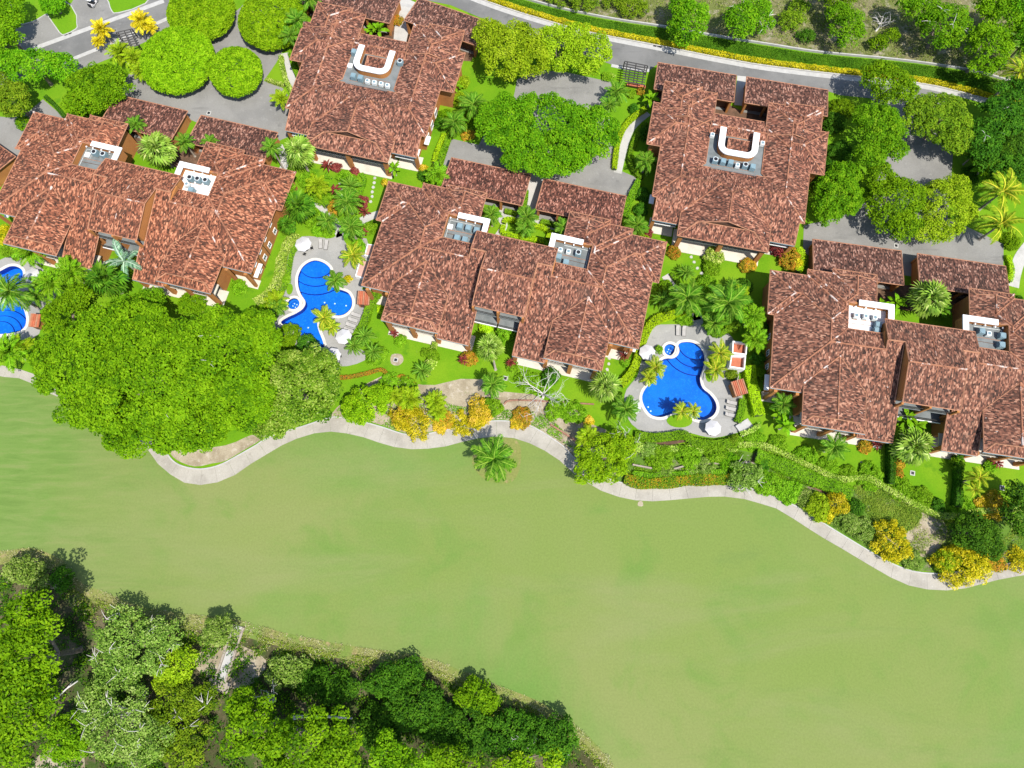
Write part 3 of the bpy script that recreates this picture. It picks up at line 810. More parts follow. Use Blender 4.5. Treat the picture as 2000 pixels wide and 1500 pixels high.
def window(parent, x, y, z, w, h, nx, ny):
    """a framed window on a wall whose outward normal is (nx, ny)"""
    tx, ty = -ny, nx
    f = MB()
    for (a0, a1, b0, b1) in ((-w / 2 - .12, w / 2 + .12, -h / 2 - .12, -h / 2), (-w / 2 - .12, w / 2 + .12, h / 2, h / 2 + .12), (-w / 2 - .12, -w / 2, -h / 2, h / 2), (w / 2, w / 2 + .12, -h / 2, h / 2), (-.04, .04, -h / 2, h / 2)):
        q = [(x + tx * a + nx * o_, y + ty * a + ny * o_) for a, o_ in ((a0, .0), (a1, .0), (a1, .12), (a0, .12))]
        f.prism(q, z + b0, z + b1)
    o = f.build('window', 'white', parent)
    q = [(x + tx * a + nx * o_, y + ty * a + ny * o_) for a, o_ in ((-w / 2, .0), (w / 2, .0), (w / 2, .04), (-w / 2, .04))]
    MB().prism(q, z - h / 2, z + h / 2).build('pane', 'glass', o)


def railing(parent, x0, x1, y, z):
    r = MB().box(x0, x1, y - .04, y + .04, z + .98, z + 1.06).box(x0, x1, y - .03, y + .03, z + .1, z + .15)
    n = int((x1 - x0) / .22)
    for i in range(n + 1):
        x = x0 + (x1 - x0) * i / n
        r.box(x - .02, x + .02, y - .02, y + .02, z, z + 1.0)
    r.build('railing', 'dark', parent)


def villa_a(label, x, y, th, s, tint, decks, group):
    t = thing('villa', label, 'house', (x, y, 0), th, group, s)
    k, z0 = 0.29, 6.4
    F = [
        (z0, k, (1, 0, 27.1), [(-27.1, 0), (-17.8, 9.3), (-17.8, 13.55), (-22.675, 18.425), (-27.1, 14)]),
        (z0, k, (0, 1, -14), [(-27.1, 14), (-22.675, 18.425), (-23.925, 18.425), (-28.35, 14)]),
        (z0, k, (1, 0, 28.35), [(-28.35, 14), (-23.925, 18.425), (-28.35, 22.85)]),
        (z0, k, (0, -1, 22.85), [(-28.35, 22.85), (-23.925, 18.425), (-22.675, 18.425), (-17.8, 13.55), (-14.95, 16.4), (-21.4, 22.85)]),
        (z0, k, (1, 0, 21.4), [(-21.4, 22.85), (-14.95, 16.4), (-14.95, 17.65), (-21.4, 24.1)]),
        (z0, k, (0, -1, 24.1), [(-21.4, 24.1), (-14.95, 17.65), (-12.6, 20.0), (-16.7, 24.1)]),
        (z0, k, (1, 0, 16.7), [(-16.7, 24.1), (-12.6, 20.0), (-12.6, 23.7), (-15.6, 23.8), (-16.7, 24.98)]),
        (z0, k, (0, -1, 24.98), [(-16.7, 24.98), (-15.5, 23.78), (-9.7, 23.78), (-8.5, 24.98)]),
        (z0, k, (-1, 0, -8.5), [(-17.8, 13.55), (-17.8, 9.3), (-14.4, 12.7), (-14.4, 17.9), (-12.4, 18.0), (-8.5, 18.3), (-8.5, 24.98), (-9.6, 23.8), (-12.6, 23.7), (-12.6, 20.0), (-14.95, 17.65), (-14.95, 16.4)]),
        (z0, k, (0, -1, 18.6), [(-17.8, 9.3), (-8.0, 9.3), (-8.0, 12.7), (-14.4, 12.7)]),
        (z0, k, (0, 1, 0), [(-27.1, 0), (-21.35, 0), (-21.3, 1.55), (-15.775, 7.075), (-10.6, 1.9), (-10.6, -6.3), (-4.3, -6.3), (-4.3, 0.3), (-5.05, 0.35), (-5.05, 11.0), (-8.0, 11.0), (-8.0, 9.3), (-17.8, 9.3)]),
        (z0 + .45, k, (1, 0, 21.3), [(-21.3, 1.55), (-15.775, 7.075), (-15.775, -4.6), (-19.6, -4.35), (-21.3, -6.0)]),
        (z0 + .45, k, (-1, 0, -10.25), [(-10.25, 1.55), (-15.775, 7.075), (-15.775, -4.6), (-11.95, -4.35), (-10.25, -6.0)]),
        (z0 + .43, k, (0, 1, 6.0), [(-21.3, -6.0), (-19.7, -4.3), (-11.85, -4.3), (-10.25, -6.0)]),
    ]
    house_roof(t, F, 'roof', tint, mirror=True)
    house_roof(t, [(11.0, k, (0, -1, 7), [(-8, 15.4), (8, 15.4), (8, 11), (5, 11), (5, 7), (-5, 7), (-5, 11), (-8, 11)]),
                   (11.0, k, (0, 1, -7), [(-5, 7), (5, 7), (5, .1), (-5, .1)]),
                   (5.4, 0.15, (0, -1, 15), [(-6.1, 15.2), (6.1, 15.2), (6.1, 16.9), (-6.1, 16.9)])], 'roof', tint)
    MB().tube([(0, .1, 9.02), (0, 7, 11.03), (0, 15.4, 8.6)], .06, 5).build('party_line', 'cap', t)
    # raised centre
    def pent(u0, u1, pts, nm):
        n = len(pts)
        vs = [(u0, a, b) for a, b in pts] + [(u1, a, b) for a, b in pts]
        mk(nm, vs, [tuple(range(n)), tuple(reversed(range(n, 2 * n)))] + [((i + 1) % n, i, n + i, n + (i + 1) % n) for i in range(n)], 'wall', t)
    pent(-4.85, 4.85, [(1.2, 0), (1.2, 9.05), (7, 10.74), (11.3, 9.5), (11.3, 0)], 'centre_wall')
    pent(-7.85, 7.85, [(11.15, 0), (11.15, 9.5), (14.8, 8.45), (14.8, 0)], 'centre_wall')
    for sg in (-1, 1):
        bx = lambda nm, u0, u1, v0, v1, a, b, m_='wall': MB().box(min(sg * u0, sg * u1), max(sg * u0, sg * u1), v0, v1, a, b).build(nm, m_, t)
        MB().prism([(sg * u, v) for u, v in [(-26.2, 1), (-4.86, 1), (-4.86, 12.6), (-7.9, 12.6), (-7.9, 17.9), (-9.3, 17.9), (-9.3, 24.1), (-16, 24.1), (-16, 23.2), (-20.6, 23.2), (-20.6, 22), (-27.4, 22), (-27.4, 14.8), (-26.2, 14.8)]], 0, 6.12).build('wall', 'wall', t)
        MB().prism([(sg * u, v) for u, v in [(-20.4, -2.8), (-11, -2.8), (-11, 1.0), (-20.4, 1.0)]], 0, 6.4).build('wall', 'wall', t)
        MB().prism([(sg * u, v) for u, v in [(-11.0, -2.8), (-5.2, -2.8), (-5.2, 1.0), (-11, 1.0)]], 0, 5.3).build('wall', 'wall', t)
        pt = [(-20.4, -3.9, 6.3), (-11.1, -3.9, 6.3), (-12.2, -3.9, 7.15), (-15.775, -3.9, 8.2), (-19.3, -3.9, 7.15)]
        n_ = len(pt)
        mk('gable_wall', [(sg * a, b, c) for a, b, c in pt] + [(sg * a, b + .25, c) for a, b, c in pt], [tuple(range(n_)), tuple(range(n_, 2 * n_))], 'soffit', t)
        # roof well
        bx('well_wall', -14.68, -14.41, 12.7, 18.0, 6.1, 7.9)
        bx('well_wall', -14.4, -8.0, 12.44, 12.69, 6.1, 7.9)
        bx('well_wall', -8.2, -7.86, 9.32, 12.9, 6.1, 9.0)
        bx('well_wall', -14.4, -12.4, 17.9, 18.2, 6.1, 7.75)
        o = bx('well_floor', -14.4, -6.4, 12.7, 18.2, 6.13, 6.62, decks[0 if sg > 0 else 1])
        bx('parapet', -12.4, -6.3, 17.75, 18.35, 5.6, 7.95)
        bx('parapet', -6.9, -6.3, 15.0, 17.74, 5.6, 7.95)
        MB().prism([(sg * u, v) for u, v in [(-12.5, 17.5), (-7.2, 17.5), (-7.2, 15.0), (-6.15, 15.0), (-6.15, 18.6), (-12.5, 18.6)]], 7.96, 8.2).build('parapet_cap', 'white', t)
        for v_ in (14.4, 15.2):
            MB().tube([(sg * -13.9, v_, 6.68), (sg * -10.5, v_ + .1, 6.68), (sg * -8.2, v_, 6.68)], .05, 5).build('refrigerant_pipe', 'soffit' if v_ < 15 else 'verge', t)
        MB().tube([(sg * -14.0, 12.9, 6.7), (sg * -14.0, 17.3, 6.7), (sg * -9.0, 17.3, 6.7)], .06, 5).build('conduit', 'aclight', t)
        for v_ in (-9.0, -10.8, -12.6, -14.0):
            bx('scupper', v_ - .12, v_ + .12, 17.45, 17.74, 7.0, 7.2, 'white')
        # terraces
        bx('terrace', -21.0, -4.0, -6.55, -2.81, 0, 0.16, 'cream')
        bx('terrace', -26.4, -21.01, -0.9, 0.99, 0, 0.15, 'cream')
        bx('balcony_slab', -20.2, -4.7, -5.7, -2.81, 2.95, 3.2, 'cream')
        railing(t, min(sg * -20.1, sg * -4.8), max(sg * -20.1, sg * -4.8), -5.6, 3.2)
        for u_, zt in ((-20.2, 6.4), (-15.5, 6.4), (-10.7, 4.4), (-4.75, 4.4)):
            bx('pier', u_ - .38, u_ + .38, -6.05, -5.72 + .35, 0, zt)
        for u_ in (-25.9, -22.0):
            bx('pier', u_ - .3, u_ + .3, -.6, -.1, 0, 6.05)
        bx('gutter', -21.3, -10.2, -6.16, -6.02, 6.55, 6.68, 'ac')
        bx('gutter', -10.5, -4.3, -6.46, -6.32, 4.3, 4.44, 'ac')
        bx('gutter', -27.1, -21.35, -.16, -.02, 6.15, 6.3, 'ac')
        bx('beam', -20.4, -10.4, -5.95, -5.7, 5.95, 6.35, 'soffit')
        for u_ in (-18.2, -13.2, -8.0):
            for zz in (1.25, 4.45 if u_ < -11 else 4.2):
                bx('glass_door', u_ - 1.7, u_ + 1.7, -2.86, -2.82, zz - 1.05, zz + (1.05 if u_ < -11 else .8), 'glass')
        bx('balcony_slab', -4.8, -.15, -.95, 1.19, 3.2, 3.42, 'deckgrey')
        bx('balcony_edge', -4.8, -.15, -1.08, -.96, 3.15, 3.5, 'white')
        bx('balcony_slab', -4.8, -.15, -.1, 1.19, 6.0, 6.22, 'deckgrey')
        railing(t, min(sg * -4.7, sg * -.25), max(sg * -4.7, sg * -.25), -.9, 3.42)
        railing(t, min(sg * -4.7, sg * -.25), max(sg * -4.7, sg * -.25), 0.0, 6.22)
        bx('glass_door', -4.0, -1.2, 1.14, 1.18, 6.3, 8.3, 'glass')
        bx('glass_door', -4.0, -1.2, 1.14, 1.18, 3.5, 5.6, 'glass')
        bx('pier', -5.0, -4.6, -.2, .2, 0, 8.7)
        for v_ in (2.6, 5.4, 8.2, 11.4):
            window(t, sg * -26.2, v_, 4.7, .85, 1.1, -sg, 0)
            window(t, sg * -26.2, v_, 1.7, .85, 1.2, -sg, 0)
        for v_ in (4.0, 6.8):
            MB().tube([(sg * -26.32, v_, 0), (sg * -26.32, v_, 6.1)], .07, 6).build('drainpipe', 'dark', t)
        window(t, sg * -27.4, 18.2, 4.7, 1.4, 1.3, -sg, 0)
        for u_ in (-23.8, -18.5, -12.6):
            window(t, sg * u_, {-23.8: 22.0, -18.5: 23.2, -12.6: 24.1}[u_], 4.6, 1.3, 1.3, 0, 1)
        # balcony box on the side facade
        bx('balcony_slab', -27.0, -26.21, .4, 3.4, 3.0, 3.2, 'white')
    MB().box(-.2, .2, -.2, 1.19, 0, 8.75).build('party_pier', 'wall', t)
    return t


def villa_b(label, x, y, th, s, tint, group):
    t = thing('villa', label, 'house', (x, y, 0), th, group, s)
    k, z0 = 0.29, 6.4
    F = [
        (z0, k, (1, 0, 15.3), [(-15.3, .3), (-10.5, 5.1), (-10.5, 23.0), (-15.3, 23.0)]),
        (z0, k, (-1, 0, -5.7), [(-10.5, 5.1), (-6.6, 9.0), (-5.7, 9.9), (-5.7, 23.0), (-10.5, 23.0)]),
        (z0, k, (0, 1, -.3), [(-15.3, .3), (-10.5, 5.1), (-2.2, 5.1), (-9.05, -1.75), (-9.05, -4.1), (-14.3, -4.1), (-14.3, .3)]),
        (z0, k, (1, 0, 7.0), [(-9.05, -1.75), (-2.2, 5.1), (0, 2.9), (0, -3.5), (-5.5, -3.75), (-9.05, -7.0)]),
        # side bump
        (z0, k, (1, 0, 18.2), [(-18.2, 12), (-13.1, 17.1), (-18.2, 22.2)]),
        (z0, k, (0, 1, -12), [(-18.2, 12), (-13.1, 17.1), (-10.7, 17.1), (-10.7, 12)]),
        (z0, k, (0, -1, 22.2), [(-18.2, 22.2), (-13.1, 17.1), (-10.7, 17.1), (-10.7, 22.2)]),
        # north wing
        (z0, k, (1, 0, 16.72), [(-16.72, 27.0), (-11.1, 21.4), (-11.1, 19.0), (-16.72, 19.0)]),
        (z0, k, (-1, 0, -5.45), [(-5.45, 27.0), (-11.1, 21.4), (-11.1, 19.0), (-5.45, 19.0)]),
        (z0, k, (0, -1, 27.0), [(-16.72, 27.0), (-11.1, 21.4), (-5.45, 27.0)]),
        (z0 + .06, k, (1, 0, 16.66), [(-16.66, 27.8), (-12.7, 23.84), (-12.7, 21.0), (-16.66, 21.0)]),
        (z0 + .06, k, (-1, 0, -8.74), [(-8.74, 27.8), (-12.7, 23.84), (-12.7, 21.0), (-8.74, 21.0)]),
        (z0 + .06, k, (0, -1, 27.8), [(-16.66, 27.8), (-12.7, 23.84), (-8.74, 27.8)]),
    ]
    house_roof(t, F, 'roof', tint, mirror=True)
    house_roof(t, [
        (z0, k, (0, -1, 9.9), [(-10.5, 5.1), (-2.2, 5.1), (0, 2.9), (2.2, 5.1), (10.5, 5.1), (6.6, 9.0), (-6.6, 9.0)]),
        (z0 - .6, k, (0, 1, 7.0), [(-9.05, -7.0), (-5.6, -3.6), (5.6, -3.6), (9.05, -7.0)]),
        (z0, k, (0, -1, 20.6), [(-5.9, 22.5), (5.9, 22.5), (5.9, 19.0), (-5.9, 19.0)]),
        (z0, k, (0, 1, -17.4), [(-5.9, 19.0), (5.9, 19.0), (5.9, 17.3), (-5.9, 17.3)]),
        (6.55, 0.12, (0, 1, -13.2), [(-1.9, 13.3), (2.55, 13.3), (2.55, 16.4), (-1.9, 16.4)])], 'roof', tint)
    for sg in (-1, 1):
        bx = lambda nm, u0, u1, v0, v1, a, b, m_='wall': MB().box(min(sg * u0, sg * u1), max(sg * u0, sg * u1), v0, v1, a, b).build(nm, m_, t)
        MB().tube([(sg * 10.4, 15.9, 7.8), (sg * 6.1, 20.2, 6.56)], .15, 6).build('ridge_cap', 'cap', t)
        MB().prism([(sg * u, v) for u, v in [(-14.4, 1.2), (-6.4, 1.2), (-6.4, 26.0), (-15.8, 26.0), (-15.8, 21.3), (-17.3, 21.3), (-17.3, 12.9), (-14.4, 12.9)]], 0, 6.1).build('wall', 'wall', t)
        MB().prism([(sg * u, v) for u, v in [(-13.4, -.8), (-8.4, -.8), (-8.4, 1.19), (-13.4, 1.19)]], 0, 5.75).build('wall', 'wall', t)
        bx('terrace', -14.3, -9.3, -4.3, -.81, 0, .15, 'cream')
        bx('balcony_slab', -14.0, -9.2, -3.7, -.81, 2.9, 3.12, 'white')
        railing(t, min(sg * -13.9, sg * -9.2), max(sg * -13.9, sg * -9.2), -3.6, 3.12)
        for u_ in (-14.0,):
            bx('pier', u_ - .35, u_ + .35, -3.95, -3.35, 0, 5.0)
        bx('glass_door', -12.6, -9.6, -.86, -.82, .2, 2.5, 'glass')
        bx('glass_door', -12.6, -9.6, -.86, -.82, 3.2, 5.2, 'glass')
        bx('gutter', -14.3, -9.05, -4.26, -4.12, 4.9, 5.05, 'ac')
        for v_ in (3.2, 6.4, 9.6):
            window(t, sg * -14.4, v_, 4.5, 1.3, 1.4, -sg, 0)
            window(t, sg * -14.4, v_, 1.6, 1.3, 1.6, -sg, 0)
        for v_ in (15.0, 19.0):
            window(t, sg * -17.3, v_, 4.5, 1.2, 1.4, -sg, 0)
        for u_ in (-13.5, -9.0):
            window(t, sg * u_, 26.0, 4.5, 1.4, 1.3, 0, 1)
        bx('balcony_slab', -15.4, -14.41, .6, 2.6, 3.0, 3.2, 'white')
    pt = [(-8.2, -3.2, 5.6), (8.2, -3.2, 5.6), (5.4, -3.2, 6.6), (0, -3.2, 8.15), (-5.4, -3.2, 6.6)]
    mk('gable_wall', pt + [(a, b + .25, c) for a, b, c in pt], [tuple(range(5)), tuple(range(5, 10))], 'soffit', t)
    MB().prism([(-8.3, -2.4), (8.3, -2.4), (8.3, 1.2), (6.4, 1.2), (6.4, 8.8), (-6.4, 8.8), (-6.4, 1.2), (-8.3, 1.2)], 0, 5.7).build('wall', 'wall', t)
    MB().prism([(-6.4, 8.81), (6.4, 8.81), (6.4, 21.6), (-6.4, 21.6)], 0, 5.6).build('wall', 'wall', t)
    MB().box(-6.3, 6.3, 8.85, 17.45, 5.9, 6.25).build('roof_deck', 'deckgrey', t)
    MB().box(-4.6, 4.6, 8.72, 8.84, 5.9, 6.95).build('deck_kerb', 'deckgrey', t)
    for v_ in (11.4, 10.0):
        MB().tube([(-4.4, v_, 6.28), (4.4, v_, 6.28)], .04, 5).build('refrigerant_pipe', 'verge', t)
    cl = [(-3.4, 18.0), (-3.4, 16), (-3.4, 14.0)] + [(-1.8 + 1.6 * math.cos(a), 14.0 + 1.6 * math.sin(a)) for a in [PI + PI / 2 * i / 6 for i in range(1, 7)]] + \
         [(1.8 + 1.6 * math.cos(a), 14.0 + 1.6 * math.sin(a)) for a in [1.5 * PI + PI / 2 * i / 6 for i in range(0, 7)]] + [(3.4, 16), (3.4, 18.0)]
    band('parapet', cl, .5, 5.7, 7.7, 'wall', t)
    band('parapet_cap', cl, .62, 7.71, 7.95, 'white', t)
    MB().box(-2.75, 2.75, 12.95, 16.9, 6.2, 6.3).build('painted_well_shade', 'black', t)  # black slab at deck level paints in the shade of the open court
    MB().box(-9.0, 9.0, -7.4, -2.41, 0, .16).build('terrace', 'cream', t)
    MB().box(-8.4, 8.4, -6.2, -2.41, 2.9, 3.14).build('balcony_slab', 'cream', t)
    railing(t, -8.2, 8.2, -6.1, 3.14)
    for u_ in (-8.2, 0, 8.2):
        MB().box(u_ - .42, u_ + .42, -6.9, -6.2, 0, 5.4).build('pier', 'wall', t)
    MB().box(-8.8, 8.8, -6.75, -6.45, 5.15, 5.5).build('beam', 'soffit', t)
    MB().box(-9.05, 9.05, -7.16, -7.02, 5.5, 5.63).build('gutter', 'dark', t)
    for u_ in (-6, -2.2, 2.2, 6):
        for zz in (1.3, 4.2):
            MB().box(u_ - 1.5, u_ + 1.5, -2.46, -2.42, zz - 1.1, zz + 1.0).build('glass_door', 'glass', t)
    return t


VA = 'double villas with raised centre roof'
VB = 'villas with white U-shaped parapet'
HP = {'H1': (-76.73, 61.52, -0.2484, 1.0058), 'H3': (-2.636, 45.88, -0.2391, 0.9974), 'H5': (74.91, 27.67, -0.1559, 1.0263), 'H2': (-32.34, 88.19, -0.2302, 0.9837), 'H4': (42.69, 68.10, -0.2021, 0.99)}
villa_a('orange-roofed double villa behind the giant spreading tree', *HP['H1'], (1.22, 1.08, 0.92), ('deckgrey', 'deckwhite'), VA)
villa_a('reddish-brown roofed double villa between the two pools', *HP['H3'], (1.0, 1.0, 1.0), ('deckgrey', 'deckgrey'), VA)
villa_a('dark brown roofed double villa cut by the right edge', *HP['H5'], (0.95, 1.0, 1.0), ('deckwhite', 'deckgrey'), VA)
villa_b('villa with U-shaped parapet beside the clipped round trees', *HP['H2'], (1.0, 1.0, 1.0), VB)
villa_b('villa with U-shaped parapet right below the road', *HP['H4'], (1.02, 1.0, .98), VB)


def villa_pt(h, u, v, z):
    x, y, th, s = HP[h]
    return Vector((x + s * (u * math.cos(th) - v * math.sin(th)), y + s * (u * math.sin(th) + v * math.cos(th)), z * s))


# air conditioners on the roofs
def ac_unit(h, u, v, z, big, style, label, group):
    p = villa_pt(h, u, v, z)
    t = thing('air_conditioner', label, 'air conditioner', p, HP[h][2], group)
    w, hh = (0.52, 1.15) if big else (0.42, 0.85)
    bodym = {'g': 'ac', 'w': 'aclight', 'd': 'ac'}[style]
    topm = {'g': 'ac', 'w': 'white', 'd': 'aclight'}[style]
    MB().box(-w - .08, w + .08, -w - .08, w + .08, 0, .1).build('plinth', 'deckgrey', t)
    c = MB().box(-w, w, -w, w, .1, hh)
    for i in range(5):
        zz = .2 + i * (hh - .3) / 5
        c.box(-w - .02, w + .02, -w - .02, w + .02, zz, zz + .05)
    c.build('cabinet', bodym, t)
    MB().prism([(w * 1.04 * math.cos(a), w * 1.04 * math.sin(a)) for a in [PI / 8 + i * PI / 4 for i in range(8)]], hh, hh + .07).build('top_cover', topm, t)
    if style != 'g':
        f = MB()
        for i in range(3):
            a = i * 2 * PI / 3 + .4
            f.prism([(.06 * math.cos(a), .06 * math.sin(a)), (w * .72 * math.cos(a - .35), w * .72 * math.sin(a - .35)), (w * .72 * math.cos(a + .45), w * .72 * math.sin(a + .45))], hh + .072, hh + .1)
        f.prism([(w * .76 * math.cos(a), w * .76 * math.sin(a)) for a in [i * PI / 8 for i in range(16)]], hh + .071, hh + .08)
        f.build('fan', 'black' if style == 'd' else 'ac', t)
    return t


VN = {'H1': 'giant-tree villa', 'H3': 'central villa', 'H5': 'right-edge villa', 'H2': 'upper-left villa', 'H4': 'roadside villa'}
ORD = ['first', 'second', 'third', 'fourth', 'fifth', 'sixth', 'seventh', 'eighth']
DK = 6.62
for h, well, lst in (
        ('H1', 'west roof well', [(-11.6, 16.6, 'd'), (-9.7, 16.6, 'd')]),
        ('H1', 'white east roof well', [(9.0, 15.9, 'd'), (10.6, 16.0, 'd'), (12.2, 16.1, 'd'), (8.8, 14.5, 'w'), (10.2, 13.4, 'g')]),
        ('H3', 'west roof well', [(-11.7, 16.1, 'g'), (-10.0, 16.1, 'g'), (-8.3, 16.0, 'g'), (-11.6, 13.5, 'g'), (-10.0, 13.5, 'g')]),
        ('H3', 'east roof well', [(8.5, 15.9, 'w'), (10.1, 15.9, 'w'), (12.0, 16.0, 'd'), (8.5, 14.3, 'g'), (10.1, 13.5, 'g')]),
        ('H5', 'white west roof well', [(-12.6, 15.8, 'w'), (-10.9, 15.9, 'w'), (-9.2, 15.9, 'w'), (-8.7, 14.5, 'g'), (-8.9, 13.4, 'g')]),
        ('H5', 'east roof well', [(9.9, 16.2, 'g'), (11.3, 16.0, 'w'), (13.6, 15.9, 'g'), (13.4, 14.1, 'g')]),
        ('H2', 'U-parapet deck', [(-4.9, 16.5, 'g'), (5.4, 16.3, 'd'), (-3.3, 10.6, 'g'), (-1.7, 10.5, 'g'), (-.1, 10.2, 'w'), (1.4, 10.2, 'w'), (2.9, 10.2, 'w'), (4.3, 10.1, 'w')]),
        ('H4', 'U-parapet deck', [(-5.3, 16.4, 'w'), (5.0, 16.5, 'w'), (-4.0, 10.6, 'd'), (-2.4, 10.6, 'g'), (-.9, 10.6, 'g'), (.6, 10.4, 'w'), (2.1, 10.6, 'd'), (3.6, 10.5, 'g')])):
    for i, (u, v, stl) in enumerate(lst):
        look = {'g': 'closed blue-grey condenser', 'w': 'pale round-topped condenser', 'd': 'condenser with dark fan'}[stl]
        if h in ('H2', 'H4'):
            where = 'left of the U parapet' if i == 0 else 'right of the U parapet' if i == 1 else ORD[i - 2] + ' in front row'
        else:
            row = [q for q in lst if q[1] > 15]
            where = ORD[i] + ' in back row' if v > 15 else ORD[i - len(row)] + ' before back row'
        ac_unit(h, u, v, DK if h in ('H1', 'H3', 'H5') else 6.25, stl != 'w', stl, f'{look}, {where}, {well}, {VN[h]}', 'air conditioners on the roofs')
for h, u, v, lab in (('H2', -4.9, 13.2, 'white square roof hatch left of the U parapet, villa by the round trees'), ('H1', -13.0, 15.9, 'white square roof hatch in the west roof well, villa behind giant tree'), ('H3', -13.6, 15.7, 'white and red hatch box in west roof well, villa between the pools')):
    t = thing('roof_hatch', lab, 'hatch', villa_pt(h, u, v, 6.25 if h == 'H2' else DK), HP[h][2])
    MB().box(-.45, .45, -.45, .45, 0, .5).build('base', 'aclight', t)
    MB().box(-.52, .52, -.52, .52, .5, .6).build('lid', 'white', t)

# ================================================================== carports
def carport(nw, ne, depth, label, tint=(1, 1, 1)):
    a, b = P(*nw, 2.9), P(*ne, 2.9)
    d = b - a
    th, w = math.atan2(d.y, d.x), d.length
    t = thing('carport', label, 'carport', ((a.x + b.x) / 2, (a.y + b.y) / 2, 0), th, 'tile-roofed carports')
    h = w / 2
    k = 0.13
    house_roof(t, [(2.95, k, (0, -1, 0), [(-h, 0), (h, 0), (h, -depth), (-h, -depth)])], 'roof_dark', tint, T=.22)
    zs = 2.95 + k * depth
    for sg in (-1, 1):
        MB().box(min(sg * (h - .5), sg * (h - .75)), max(sg * (h - .5), sg * (h - .75)), -depth + .6, -.9, 0, 2.65).build('side_wall', 'wall', t)
    MB().box(-h + .3, h - .3, -depth + .25, -depth + .55, zs - .75, zs - .32).build('beam', 'wall', t)
    MB().box(-h + .3, h - .3, -.8, -.5, 2.35, 2.7).build('beam', 'wall', t)
    n = 4
    for i in range(n + 1):
        u = -h + .55 + (w - 1.1) * i / n
        MB().box(u - .22, u + .22, -depth + .18, -depth + .62, 0, zs - .75).build('post', 'wall', t)
        MB().box(u - .2, u + .2, -.85, -.45, 0, 2.35).build('post', 'wall', t)
    MB().box(-h + .8, h - .8, -depth + 1.4, -depth + 1.6, 0, 2.6).build('rear_wall', 'soffit', t)
    MB().box(-h + .5, h - .5, -depth + .7, -.5, 0, .07).build('floor_slab', 'pavers', t)
    return t


for pts, l in (([(1270, 190), (1425, 205), (1445, 215), (1612, 232), (1612, 262), (1430, 240), (1275, 220)], 'painted shade strip behind the roadside carports'), ([(1570, 540), (1760, 556), (1800, 560), (1960, 578), (1960, 610), (1800, 610), (1640, 590)], 'painted shade strip behind the dark brown carports'),
               ([(225, 236), (345, 270), (372, 284), (520, 312), (520, 345), (350, 330), (270, 300)], 'painted shade strip behind the left carports'), ([(655, 28), (765, 48), (792, 50), (935, 92), (920, 120), (780, 110), (660, 75)], 'painted shade strip behind the topmost carports')):
    sheet('painted_shade_strip', gpx(pts), 0.03, 'mulch', label=l, cat='soil')  # dark ground colour paints in the shade between carports and villas
carport((882, 308), (1037, 341), 8.0, 'brown-roofed carport on the west half of the central court', (1.12, .98, .95))
carport((1062, 349), (1223, 383), 7.9, 'brown-roofed carport on the east half of the central court', (1.12, .98, .95))
carport((1285, 122), (1438, 147), 7.7, 'brown-roofed carport beside the black pergola by the road')
carport((1458, 150), (1617, 176), 7.4, 'brown-roofed carport at the east end below the road')
carport((1587, 467), (1760, 490), 8.0, 'dark brown carport roof beside the flowering round bush', (.92, .95, .97))
carport((1791, 495), (1964, 520), 7.6, 'dark brown carport roof nearest the right edge', (.92, .95, .97))
carport((612, -42), (784, -4), 8.2, 'carport roof cut by the top edge')
carport((818, -4), (957, 44), 7.6, 'carport roof touching the lime-green tree by the road')
carport((229, 185), (367, 217), 8.0, 'carport roof partly covered by the dark round tree', (1.05, .97, .95))
carport((393, 225), (543, 259), 7.6, 'carport roof between paved court and fan palms', (1.0, .97, .95))
carport((-75, 232), (31, 306), 7.0, 'carport corner poking in at the left edge', (1.25, 1.05, .9))

# ================================================================== foliage builders
def leaf_mesh(name, pts, nrm, size, asp, var, mat, rng, bend=0.0):
    """one folded leaf quad for each point; var is the leaf's own colour value"""
    n = len(pts)
    nrm = nrm / np.maximum(np.linalg.norm(nrm, axis=1, keepdims=True), 1e-6)
    r = rng.normal(size=(n, 3))
    t = np.cross(nrm, r)
    t /= np.maximum(np.linalg.norm(t, axis=1, keepdims=True), 1e-6)
    b = np.cross(nrm, t)
    s = (size * rng.uniform(.65, 1.35, n))[:, None]
    v = np.empty((n, 4, 3))
    v[:, 0] = pts - t * s * .5
    v[:, 1] = pts + b * s * asp * .5 + nrm * s * .08
    v[:, 2] = pts + t * s * .5 - nrm * s * bend
    v[:, 3] = pts - b * s * asp * .5 + nrm * s * .08
    return quads(name, v.reshape(-1, 3), n, var, mat)


def quads(name, v, n, var, mat):
    me = bpy.data.meshes.new(name)
    me.vertices.add(n * 4)
    me.vertices.foreach_set('co', v.astype(np.float32).ravel())
    me.loops.add(n * 4)
    me.loops.foreach_set('vertex_index', np.arange(n * 4, dtype=np.int32))
    me.polygons.add(n)
    me.polygons.foreach_set('loop_start', np.arange(0, n * 4, 4, dtype=np.int32))
    at = me.attributes.new('var', 'FLOAT', 'FACE')
    at.data.foreach_set('value', np.clip(var, 0, 1).astype(np.float32))
    me.materials.append(M[mat])
    me.update()
    me.validate()
    return me


